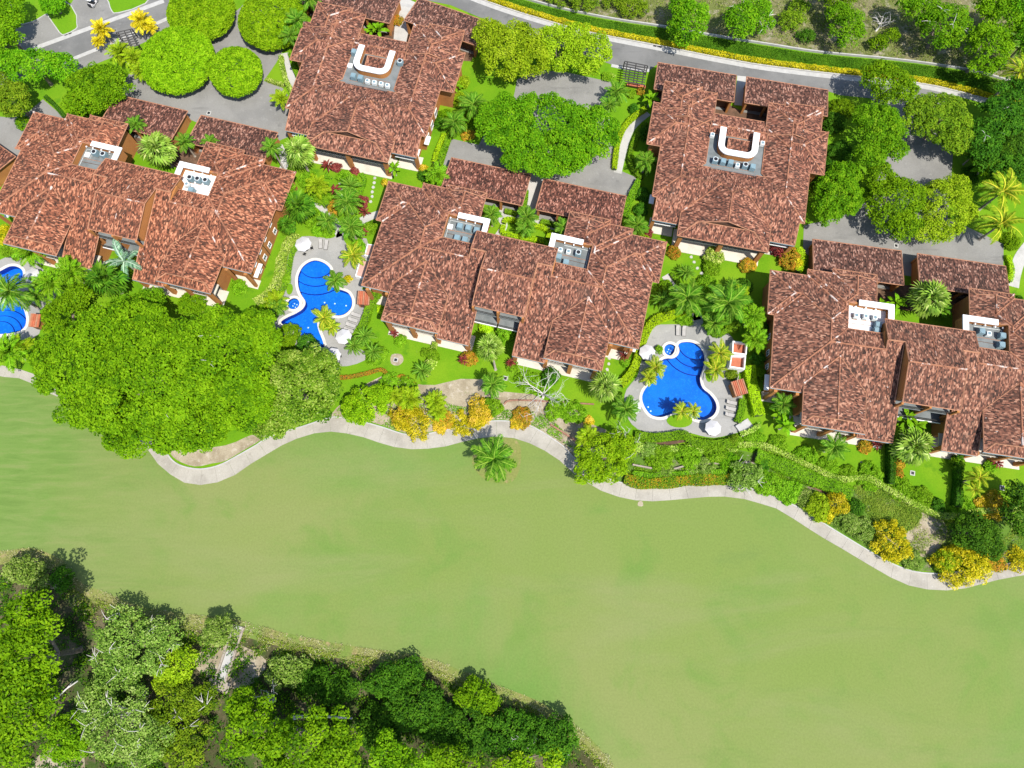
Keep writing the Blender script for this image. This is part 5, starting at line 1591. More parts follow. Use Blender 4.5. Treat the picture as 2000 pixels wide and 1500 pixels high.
# stone culvert in the wood
t = thing('stone_culvert', 'grey stone culvert channel at the woodland edge', 'culvert', P(450, 1275), -.25)
MB().box(-1.1, -.75, -4.6, 4.6, 0, .5).build('side_wall', 'stonew', t)
MB().box(.75, 1.1, -4.6, 4.6, 0, .5).build('side_wall', 'stonew', t)
MB().box(-.74, .74, -4.6, 4.6, 0, .12).build('channel_floor', 'kerb', t)
MB().box(-1.9, 1.9, -6.4, -4.61, 0, .4).build('apron', 'stonew', t)
# fallen trunks
for pts, r, l in (([(578, 1400), (620, 1399), (650, 1400), (688, 1403)], .28, 'pale fallen trunk lying among the dark lower trees'), ([(1085, 1490), (1098, 1478), (1112, 1472)], .3, 'short pale log at the woodland corner'), ([(112, 1362), (130, 1345), (152, 1330)], .14, 'thin dead branch beside the lower left trees')):
    c = P(*pts[0])
    t = thing('fallen_trunk', l, 'log', (c.x, c.y, 0))
    MB().tube([P(x, y, 1.0) - Vector((c.x, c.y, 0)) for x, y in pts], [r, r * .9, r * .75, r * .5][:len(pts)], 8).build('log', 'deadwood', t, smooth=True)
    MB().tube([P(*pts[1], 1.0) - Vector((c.x, c.y, 0)), P(pts[1][0] + 12, pts[1][1] - 14, 1.6) - Vector((c.x, c.y, 0))], [r * .5, r * .2], 6).build('branch_stub', 'deadwood', t)
    MB().box(-.3, .3, -.3, .3, 0, .9).build('stump', 'deadwood', t)

# ================================================================== trees
tree('spreading_tree', 'giant spreading tree overhanging fairway and cart path', [(300, 735, 130, 105), (165, 700, 95, 85, .9), (430, 690, 105, 90, .95), (330, 830, 120, 58, .7), (190, 785, 70, 55, .72), (470, 770, 70, 65, .8), (250, 640, 90, 50, .85), (500, 650, 55, 45, .8)], 15, 'lf_mid', .5, 1.6, 1.25, .34, .26, twigs=8, fill=1.3)
tree('round_tree', 'glossy-leaved round tree beside the middle pool umbrella', [(575, 760, 88, 78), (530, 815, 55, 40, .75), (620, 720, 45, 45, .85)], 10, 'lf_glossy', .42, 1.2, 1.1, .45, .2)
tree('shade_tree', 'mid-green tree between left pool and giant tree', [(125, 620, 42, 42), (150, 580, 30, 28, .9)], 7, 'lf_mid', .4, 1.0, 1.0, .5)
tree('shade_tree', 'bushy green tree below the villa, left of the giant crown', [(290, 590, 38, 26), (240, 600, 26, 22, .9)], 6, 'lf_bright', .38, .9, 1.0, .5)
tree('spreading_tree', 'wide bright green tree filling the central court', [(1060, 258, 110, 78), (985, 240, 60, 55, .9), (1150, 260, 62, 58, .9), (1070, 300, 90, 42, .82)], 9.5, 'lf_bright', .42, 1.3, 1.1, .3, .22)
tree('shade_tree', 'lime-tinged tree between upper villa and court', [(995, 95, 62, 58), (955, 70, 30, 38, .9), (1040, 110, 40, 40, .9)], 9, 'lf_lime', .42, 1.2, 1.0, .45, .25)
tree('shade_tree', 'pale lime tree overlapping the asphalt road', [(1090, 95, 50, 45), (1150, 105, 46, 44, .95), (1120, 70, 40, 25, .8)], 8, 'lf_lime', .36, 1.0, .9, .42, .28)
for px, py, r, l in ((347, 117, 73, 'largest clipped round tree in the paved court'), (461, 140, 52, 'smallest clipped round tree, nearest the villa hedge'), (393, 22, 66, 'clipped round tree beside the lane, cut by the top edge'), (532, 38, 66, 'clipped round tree touching the upper villa roof')):
    tree('clipped_tree', l, [(px, py, r, r * .98)], 6.5, 'lf_clip', .34, .6, 1.2, .5, .035, group='clipped round trees', fill=2.2, thick=.2)
tree('shade_tree', 'dark green tree overhanging the carport roof', [(190, 170, 52, 50), (160, 200, 35, 30, .9), (225, 165, 30, 35, .9)], 7.5, 'lf_mid', .4, 1.0, 1.0, .5, .25)
tree('shade_tree', 'green tree between left edge and asphalt lane', [(65, 128, 52, 34), (120, 130, 30, 32, .95), (20, 120, 30, 25, .9)], 8, 'lf_bright', .4, 1.0, 1.0, .45, .25)
tree('shade_tree', 'dark green tree in the top left corner', [(8, 60, 36, 50), (20, 20, 30, 40, .9), (-20, 90, 30, 40)], 9, 'lf_mid', .42, 1.1, 1.0, .45, .25)
tree('shade_tree', 'olive green tree above the driveway at the left edge', [(25, 195, 38, 34), (-5, 170, 30, 30)], 7.5, 'lf_olive', .38, .9, 1.0, .45, .25)
tree('round_tree', 'small round tree on the grass island', [(103, 6, 26, 24)], 4.5, 'lf_bright', .3, .7, 1.1, .5, .1)
tree('hillside_tree', 'bright leafy tree on the hillside beside the wall', [(1345, 42, 42, 46), (1330, 10, 28, 22, .9)], 8, 'lf_bright', .45, 1.1, .95, .55, .3)
tree('hillside_tree', 'green hillside tree with bare twigs beside it', [(1450, 38, 36, 38), (1485, 30, 28, 34, .9)], 8, 'lf_bright', .4, 1.0, .85, .5, .3, twigs=6)
tree('hillside_tree', 'lime green hillside tree standing alone in dry scrub', [(1655, 55, 34, 38), (1640, 25, 26, 22, .85)], 7, 'lf_bright', .4, 1.0, .9, .55, .35)
tree('hillside_tree', 'olive bush on the hillside above the lime tree', [(1100, -10, 40, 18), (1140, 5, 30, 14)], 3, 'lf_olive', .34, .7, .8, .5, .35)
tree('hillside_tree', 'olive scrub bush left of the bright hillside tree', [(1235, 12, 34, 22), (1200, 0, 26, 14)], 2.6, 'lf_olive', .34, .7, .7, .5, .4)
tree('hillside_tree', 'green scrub bush between two hillside trees', [(1545, 40, 26, 20), (1560, 15, 24, 16)], 2.6, 'lf_olive', .34, .7, .7, .5, .4)
tree('hillside_tree', 'dark scrub bush in the dry grass at the hill foot', [(1575, 70, 20, 14)], 2, 'lf_dark', .3, .6, .8, .5, .35)
tree('hillside_tree', 'leafy scrub bush right of the lone lime tree', [(1715, 85, 24, 14), (1740, 70, 20, 14)], 2.4, 'lf_mid', .34, .7, .7, .5, .4)
tree('hillside_tree', 'dark bushy tree at the top edge of the scrub', [(1640, -8, 40, 22), (1600, -12, 24, 16)], 7, 'lf_mid', .4, 1.0, .8, .5, .35)
tree('hillside_tree', 'green tree with grey twigs above the hillside wall', [(1845, 50, 50, 45), (1800, 20, 36, 30, .9), (1780, 5, 30, 20, .9)], 9, 'lf_bright', .4, 1.1, .85, .5, .35, twigs=6)
tree('hillside_tree', 'dense green tree in the upper right corner', [(1930, 95, 40, 60), (1965, 40, 44, 50), (1940, 10, 40, 25)], 10, 'lf_mid', .42, 1.2, 1.0, .5, .3)
tree('hillside_tree', 'bright tree crown touching the right edge at the top', [(1995, 20, 36, 34), (2010, 70, 30, 40)], 11, 'lf_bright', .42, 1.2, 1.0, .5, .3)
tree('shade_tree', 'feathery dark tree overhanging the end of the road', [(1735, 165, 48, 42), (1720, 140, 36, 22), (1765, 180, 26, 28, .9)], 9, 'lf_mid', .38, .9, .75, .45, .4)
tree('shade_tree', 'tall bright green tree beside the roadside villa', [(1718, 250, 46, 52), (1700, 300, 34, 26, .9), (1745, 290, 28, 26, .9)], 9.5, 'lf_bright', .38, 1.0, 1.0, .5, .25)
tree('shade_tree', 'olive-leaved tree shading the parking court', [(1840, 235, 62, 52), (1800, 220, 36, 34, .9), (1870, 270, 36, 30, .9)], 8.5, 'lf_olive', .36, .9, .95, .42, .25)
tree('shade_tree', 'dark tangled trees right of the olive one', [(1950, 230, 46, 50), (1920, 280, 36, 36, .9), (1990, 190, 40, 40, 1.0)], 9, 'lf_dark', .42, 1.1, 1.0, .45, .3, twigs=4)
tree('shade_tree', 'dark crown at the right edge below the road end', [(1990, 245, 36, 34), (1975, 290, 34, 28)], 7, 'lf_dark', .42, 1.0, 1.1, .45, .3)
tree('shade_tree', 'mid-green crown between dark grove and yellow palms', [(1965, 330, 30, 22), (1935, 345, 22, 16)], 5, 'lf_mid', .38, .9, 1.0, .45, .3)
tree('round_tree', 'vivid bright green tree beside the carport drive', [(1637, 380, 46, 46), (1650, 340, 32, 26, .9), (1615, 410, 30, 30, .9)], 7.5, 'lf_bright', .36, .8, 1.05, .5, .22)
tree('shade_tree', 'green tree with upright clumps in the middle of three', [(1745, 395, 56, 58), (1720, 350, 36, 30, .9), (1765, 440, 36, 30, .85)], 8.5, 'lf_mid', .42, 1.1, 1.0, .5, .25)
tree('shade_tree', 'pale lime tree with thin crown over the court edge', [(1848, 408, 56, 56), (1820, 450, 34, 28, .85), (1870, 370, 32, 32, .9)], 7.5, 'lf_lime', .32, .8, .8, .4, .25)
tree('shade_tree', 'dark trees behind the yellow palms at the right', [(1945, 320, 40, 26), (1990, 330, 30, 30)], 7, 'lf_dark', .4, 1.0, 1.0, .5, .3)
tree('shade_tree', 'dark green tree beside the yellow shrub, lower right', [(1905, 1040, 46, 38), (1930, 1065, 32, 26, .9)], 6, 'lf_dark', .38, .9, 1.05, .5, .2)
tree('shade_tree', 'dark tree cut by the right edge above the path', [(1990, 1005, 30, 40), (1985, 960, 26, 22, .9)], 6, 'lf_dark', .38, .9, 1.05, .5, .2)
tree('shade_tree', 'yellow-green tree leaning over the cart path', [(1180, 893, 56, 44), (1150, 915, 36, 26, .9), (1210, 870, 36, 28, .9)], 6, 'lf_clip', .34, .8, .95, .5, .25)
tree('shade_tree', 'bright leafy bush-tree right of the glossy tree', [(718, 788, 42, 36), (690, 800, 28, 24, .9), (740, 770, 26, 24, .9)], 4.5, 'lf_clip', .34, .7, 1.0, .5, .25)
tree('shade_tree', 'grey-green sparse shrub tree above the right-hand path bend', [(1460, 925, 30, 24), (1445, 945, 24, 14, .8)], 3.2, 'lf_grey', .28, .5, .7, .5, .35, twigs=5)
# woodland
tree('woodland_tree', 'tall bright tree at the left edge of the woodland', [(45, 1290, 70, 88), (55, 1205, 48, 58, .95), (40, 1390, 64, 70, .95), (80, 1345, 40, 50, .8), (20, 1455, 50, 40, .9)], 18, 'lf_mid', .5, 1.9, 1.15, .45, .4, fill=.62)
tree('woodland_tree', 'grey-green twiggy tree in the middle of the left wood', [(255, 1260, 72, 58), (225, 1300, 44, 44, .85), (310, 1240, 44, 36, .8)], 7, 'lf_grey', .36, 1.0, .6, .4, .4, twigs=16)
tree('woodland_tree', 'twiggy pale tree near the bottom left edge', [(235, 1410, 66, 60), (190, 1370, 40, 44, .9), (290, 1450, 50, 42, .8)], 8, 'lf_grey', .36, 1.0, .6, .4, .4, twigs=22)
tree('woodland_tree', 'lime-leaved bush behind the sandy clearing', [(345, 1300, 40, 34), (325, 1330, 28, 22, .8)], 4.5, 'lf_lime', .36, .8, .85, .5, .35)
tree('woodland_tree', 'olive thicket below the lime-leaved bush', [(330, 1400, 56, 50), (380, 1370, 40, 40, .9), (360, 1460, 50, 44)], 5, 'lf_olive', .36, .9, .6, .45, .4, twigs=8)
tree('woodland_tree', 'small grey-green tree on the fairway edge above the culvert', [(428, 1232, 34, 30)], 4.5, 'lf_grey', .3, .7, .7, .5, .3)
tree('woodland_tree', 'bright domed tree at the bottom, right of the clearing', [(590, 1455, 90, 66), (500, 1420, 56, 60, .8), (665, 1470, 50, 44, .95), (470, 1380, 36, 36, .6)], 13, 'lf_mid', .48, 1.6, 1.15, .5, .35, fill=.75)
tree('woodland_tree', 'bright crown at the bottom edge in the middle of the wood', [(762, 1478, 44, 40), (800, 1500, 50, 30)], 11, 'lf_mid', .45, 1.3, 1.1, .5, .35, fill=.75)
tree('woodland_tree', 'bright crown at the bottom edge right of the middle', [(868, 1482, 40, 28), (900, 1505, 40, 24)], 9, 'lf_mid', .45, 1.3, 1.1, .5, .35, fill=.75)
tree('woodland_tree', 'bright leaf crown at the bottom edge near the fairway', [(1000, 1492, 40, 20), (1080, 1470, 26, 30, .8)], 6, 'lf_clip', .42, .9, .8, .5, .35)
for i, (px, py, a, b, h, l) in enumerate(((820, 1385, 70, 46, 5, 'dark leafy tree in the middle of the shaded wood'), (900, 1420, 60, 50, 4.5, 'dark tree below the orange fairway edge'), (990, 1430, 60, 44, 4.5, 'dark tree in the right part of the wood'), (1075, 1440, 50, 44, 5, 'dark tree nearest the right tip of the wood'),
                                           (760, 1330, 46, 34, 4, 'dark bush tree beside the thin dead branch on the edge'), (800, 1310, 34, 22, 3.4, 'dark bush on the upper woodland edge'), (930, 1360, 44, 30, 4, 'green bush where the woodland edge turns down'), (640, 1335, 60, 34, 3.2, 'dark shaded thicket above the fallen trunk'), (560, 1310, 44, 30, 3, 'dark brownish thicket right of the culvert'),
                                           (740, 1420, 50, 40, 4, 'dark thicket right of the fallen trunk'), (130, 1440, 44, 44, 5, 'green bushes between tall left tree and twiggy tree'), (50, 1115, 44, 26, 4, 'brown-grey bush at the left end of the woodland edge'), (120, 1130, 26, 24, 3, 'small dark bush beside the worn fairway spot'))):
    tree('woodland_tree', l, [(px, py, a, b), (px + a * .4, py + b * .4, a * .6, b * .6, .85)], h, 'lf_grey' if 'brown' in l else 'lf_dark' if i not in (6, 10) else 'lf_mid', .38, .9, .85, .45, .35)
bare_tree('bare white-branched tree over the planting bed', 1062, 768, 68, 6, seed=3, n=10)
bare_tree('bare white branches above the yellow-green tree', 1225, 862, 42, 7, seed=8, n=6)
bare_tree('bare pale branches over the shaded wood', 1010, 1460, 34, 8, seed=12, n=4)
bare_tree('bare pale limb reaching over the dark thicket', 520, 1378, 40, 8, seed=17, n=4)
bare_tree('bare twigs on the dry hillside', 1725, 40, 26, 5, seed=21, n=6)
bare_tree('bleached bare crown near the bottom left corner', 245, 1398, 40, 10, seed=25, n=8)
bare_tree('white bare twigs in front of the domed bottom tree', 520, 1480, 30, 13.5, seed=29, n=6)

# ================================================================== palms
for k, x, y, r, h, l, kw in (
        ('feather', 966, 897, 44, 6.5, 'lone palm standing on the fairway beside the cart path', {}),
        ('feather', 1342, 583, 40, 6, 'palm left of two above the three-lobed pool', {}), ('feather', 1422, 592, 46, 7, 'large dark palm above the three-lobed pool, right of the other', {}), ('feather', 1395, 632, 26, 4, 'smaller palm at the pool deck edge under two large ones', {}),
        ('feather', 1222, 800, 30, 5, 'drooping palm beside the umbrella left of the three-lobed pool', {}), ('feather', 962, 752, 26, 5, 'palm on the bare ground below the central lawn', {'base': (965, 785)}),
        ('feather', 540, 600, 20, 3, 'small palm under the spa of the middle pool', {}), ('feather', 678, 395, 30, 4.5, 'palm beside the walk to the middle pool', {}), ('feather', 685, 445, 26, 5, 'palm beside the central villa corner near the pool', {}), ('feather', 640, 432, 22, 4, 'palm at the upper end of the pool walk', {}),
        ('feather', 530, 288, 20, 6.5, 'slender leaning palm in front of the carport roof', {'base': (556, 333)}), ('feather', 265, 243, 18, 5, 'slim palm poking over the carport by the villa', {}), ('feather', 360, 278, 20, 5, 'slim palm between the two left carports', {}), ('feather', 410, 278, 16, 4, 'dark palm behind the carport eave', {}),
        ('feather', 18, 570, 42, 8, 'coconut palm hanging over the left pool', {}), ('feather', 70, 578, 24, 4, 'spiky palm beside the left pool', {}),
        ('feather', 580, 40, 24, 6, 'palm between clipped tree and upper villa roof', {}), ('feather', 566, 68, 20, 5, 'second palm beside the upper villa roof edge', {}), ('feather', 605, -2, 22, 6, 'palm cut by the top edge near the upper villa', {}),
        ('feather', 888, 240, 26, 4, 'palm beside the side wall of the upper villa', {}), ('feather', 925, 205, 30, 4, 'palm at the corner of the grassy strip by the lime tree', {}), ('feather', 1205, 180, 24, 4, 'palm below the roadside pergola', {}), ('feather', 1190, 205, 20, 4, 'palm at the court corner below the pergola', {}),
        ('feather', 1262, 315, 24, 4, 'palm against the left wall of the roadside villa', {}), ('feather', 1030, 425, 24, 4, 'palm in the clipped planter between the central carports', {}), ('feather', 1027, 445, 20, 3, 'low palm in the planter behind the central carports', {}),
        ('feather', 960, 420, 20, 4.5, 'palm beside the roof corner of the central villa', {}), ('feather', 1100, 443, 20, 5, 'palm behind the carport, east side of the central villa', {}), ('feather', 1245, 440, 24, 3, 'palm in the hedge by the roadside villa', {}), ('feather', 1630, 873, 28, 4.5, 'palm on the lawn in front of the right-edge villa', {}),
        ('feather', 1530, 790, 24, 3.5, 'broad palm at the villa corner near the lime hedge', {}), ('feather', 1995, 90, 30, 8, 'palm top in the upper right corner', {}),
        ('yfeather', 1957, 375, 44, 7, 'yellow-green coconut palm at the right edge, upper of two', {}), ('yfeather', 1955, 438, 40, 6.5, 'yellow-green coconut palm at the right edge, lower of two', {}), ('yfeather', 1992, 140, 36, 8, 'yellowing coconut palm at the right edge beside the road end', {}),
        ('yfeather', 1913, 933, 24, 5, 'small yellow palm leaning over the lawn', {'base': (1878, 940)}), ('yfeather', 1903, 956, 16, 4, 'lower twin of the small yellow lawn palm', {'base': (1880, 942)}),
        ('yfeather', 633, 622, 24, 3, 'yellowish palm on the planter island of the middle pool', {}), ('yfeather', 648, 640, 16, 2.4, 'shorter palm on the planter island of the middle pool', {}), ('feather', 655, 548, 22, 2.4, 'bushy palm in the notch of the middle pool', {}),
        ('yfeather', 1332, 803, 20, 3.2, 'palm on the lower pool planter, left one', {}), ('yfeather', 1354, 803, 18, 3.2, 'palm on the lower pool planter, right one', {}), ('yfeather', 1280, 718, 24, 3.2, 'palm in the left notch of the three-lobed pool', {}), ('yfeather', 1268, 738, 18, 2.6, 'low palm in the left notch of the three-lobed pool', {}),
        ('yfeather', 1405, 690, 26, 3.5, 'palm between the three-lobed pool and red-floored yard, upper one', {}), ('yfeather', 1398, 722, 24, 3.2, 'palm between the three-lobed pool and red-floored yard, lower one', {}), ('yfeather', 690, 500, 26, 3.5, 'yellow-green palm beside the pink-floored terrace', {}),
        ('fan', 308, 293, 36, 6, 'fan palm between the two left carports and villa', {}), ('fan', 583, 297, 34, 7, 'fan palm at the front left corner of the upper villa', {'base': (606, 342)}), ('fan', 957, 678, 28, 6, 'fan palm in the gap of the central villa front', {'base': (968, 722)}), ('fan', 1181, 755, 34, 5.5, 'large fan palm on the lawn beside the three-lobed pool', {}),
        ('fan', 1781, 872, 40, 5, 'pale fan palm in front of the right-edge villa', {}), ('fan', 1812, 583, 40, 5.5, 'pale fan palm behind the right-edge villa', {}), ('darkfan', 586, 405, 32, 6, 'fan palm against the east wall of the left villa', {}), ('darkfan', 205, 548, 38, 6, 'fan palm below the left villa, above the giant crown', {}),
        ('darkfan', 560, 440, 20, 4, 'lower fan palm along the flowering hedge', {}), ('darkfan', 1905, 300, 18, 4, 'small palm beside the parking court edge', {}), ('fan', 1958, 1040, 4, 1, 'tiny palm seedling by the dark tree', {}),
        ('silver', 242, 510, 42, 5, 'silver-blue palm with drooping fronds by the left villa', {}),
        ('cycad', 713, 657, 22, 1.4, 'cycad beside the lowest lounger of the middle pool', {}), ('cycad', 692, 676, 20, 1.4, 'cycad overhanging the middle pool deck', {}), ('cycad', 730, 688, 20, 1.6, 'cycad above the round shrub at the lawn corner', {}), ('cycad', 826, 724, 20, 1.4, 'cycad at the foot of the flower strip in the middle lawn', {}),
        ('cycad', 1340, 533, 18, 1.4, 'cycad on the lawn above the walk, right garden', {}), ('cycad', 1293, 588, 22, 1.6, 'cycad beside the central villa east wall', {}), ('cycad', 684, 365, 22, 1.6, 'cycad in the bed between the stepping stone lines', {}), ('cycad', 1430, 560, 18, 1.6, 'cycad under the roadside villa lawn edge', {}),
        ('golden', 199, 58, 20, 4, 'golden palm left of the slatted pergola', {}), ('golden', 276, 42, 22, 4, 'golden palm right of the slatted pergola', {}), ('golden', 192, 82, 12, 2.6, 'small golden palm at the kerb beside the pergola', {}), ('golden', 295, 55, 12, 3, 'small golden palm touching the largest clipped tree', {}),
        ('areca', 235, 105, 24, 3, 'areca clump below the slatted pergola', {}), ('areca', 262, 115, 24, 3, 'areca clump left of the largest clipped tree', {}), ('areca', 550, 195, 20, 3.2, 'areca clump at the left edge of the upper villa', {}), ('areca', 275, 140, 20, 2.6, 'areca clump at the corner of the paved court', {}),
        ('green_areca', 100, 555, 34, 4, 'dense palms between left pool deck and villa', {}), ('green_areca', 140, 535, 34, 4, 'dense palms under the eave of the left villa', {}), ('green_areca', 20, 690, 36, 4, 'dark palm clump above the path at the left edge', {}), ('areca', 45, 680, 28, 3, 'palm clump beside the giant crown at the left edge', {}), ('green_areca', 60, 495, 30, 4, 'palm clump above the left pool umbrella', {}),
        ('green_areca', 855, 345, 26, 2.6, 'palm clump between upper villa and central carport', {}), ('areca', 620, 365, 24, 3, 'palm clump above the walk to the middle pool', {}), ('green_areca', 560, 380, 24, 4, 'palm clump beside the leaning palm', {}), ('green_areca', 1468, 620, 28, 4, 'palm clump beside the right-edge villa wall', {}), ('green_areca', 1475, 665, 26, 4, 'palm clump behind the red-floored yard', {}),
        ('areca', 1440, 580, 24, 4, 'yellowish palm clump above the largest dark palm', {}), ('areca', 800, 780, 26, 2.4, 'palm clump left of the pale bare ground', {}), ('areca', 775, 775, 20, 2, 'palm clump beside the bright bush-tree', {}), ('areca', 850, 785, 22, 2, 'yellow-green palm clump below the cycad', {}), ('areca', 855, 805, 18, 1.6, 'low yellow-green palms above the cart path', {}),
        ('areca', 1148, 855, 26, 3.4, 'palm clump above the yellow-green tree', {}), ('areca', 540, 590, 22, 2.4, 'palms between spa and flowering hedge', {}), ('areca', 1170, 275, 4, 1, 'tiny palm seedling under the wide court tree', {}),
        ('green_areca', 1940, 280, 26, 4, 'palm clump in the dark grove at the right', {}), ('green_areca', 1920, 330, 26, 3, 'palm clump below the dark grove', {}), ('darkpaddle', 1955, 260, 24, 4, 'broad-leaved plant in the dark grove', {}),
        ('darkpaddle', 240, 108, 18, 2, 'broad-leaved plant beside the slatted pergola', {}), ('paddle', 1532, 832, 24, 2.6, 'banana clump left of the right-edge villa front', {}), ('paddle', 1522, 810, 20, 2.4, 'banana clump shading the villa corner wall', {}), ('paddle', 1770, 815, 26, 2.8, 'banana clump in the courtyard gap of the right-edge villa', {}), ('paddle', 1790, 830, 20, 2.4, 'banana clump against the ochre courtyard wall', {}),
        ('paddle', 1270, 195, 20, 2.2, 'bright banana plant beside the roadside carport', {}), ('paddle', 770, 330, 16, 2.4, 'banana plant at the upper villa terrace corner', {}), ('paddle', 890, 170, 14, 2, 'bright broad-leaved plants along the upper villa side', {}), ('paddle', 1750, 595, 22, 2.4, 'leafy plant behind the white roof well of the right-edge villa', {}), ('darkpaddle', 1840, 605, 20, 2, 'shaded broad-leaved plant behind the right-edge villa', {}),
        ('paddle', 1720, 600, 18, 2, 'yellow-green shrub plant beside the villa parapet', {}), ('paddle', 740, 60, 22, 2, 'leafy plants below the topmost carport', {}), ('paddle', 725, 60, 16, 2, 'small leafy plant below the topmost carport eave', {}),
        ('redpaddle', 640, 325, 14, 1.3, 'burgundy cordyline at the upper villa terrace', {}), ('redpaddle', 655, 372, 13, 1.2, 'burgundy rosette in the lawn by the stepping stones', {}), ('redpaddle', 997, 709, 10, 1.1, 'burgundy rosette by the central villa pier', {}), ('redpaddle', 770, 652, 10, 1.2, 'burgundy rosette below the skirt roof of the central villa', {}), ('redpaddle', 1712, 868, 12, 1.2, 'red cordyline beside the divider hedge', {}),
        ('redpaddle', 1947, 905, 12, 1.2, 'dark red rosette at the right-edge terrace', {}), ('redpaddle', 1218, 695, 11, 1.2, 'reddish rosette in the corner bed of the central villa', {}), ('redpaddle', 712, 415, 12, 1.2, 'dark red shrub beside the short pale walk', {}), ('redpaddle', 708, 455, 12, 1.2, 'dark red shrub below the short pale walk', {}), ('redpaddle', 1525, 495, 12, 1.2, 'reddish rosette by the roadside villa corner', {}), ('redpaddle', 905, 703, 12, 1.1, 'reddish plant at the central terrace corner', {})):
    if 'seedling' in l:
        continue
    palm(k, l, x, y, r, h, {'cycad': 'cycads on the lawns', 'golden': 'golden palms', 'fan': 'fan palms', 'darkfan': 'fan palms', 'redpaddle': 'burgundy rosette plants'}.get(k, 'garden palms and broad-leaved plants'), **kw)

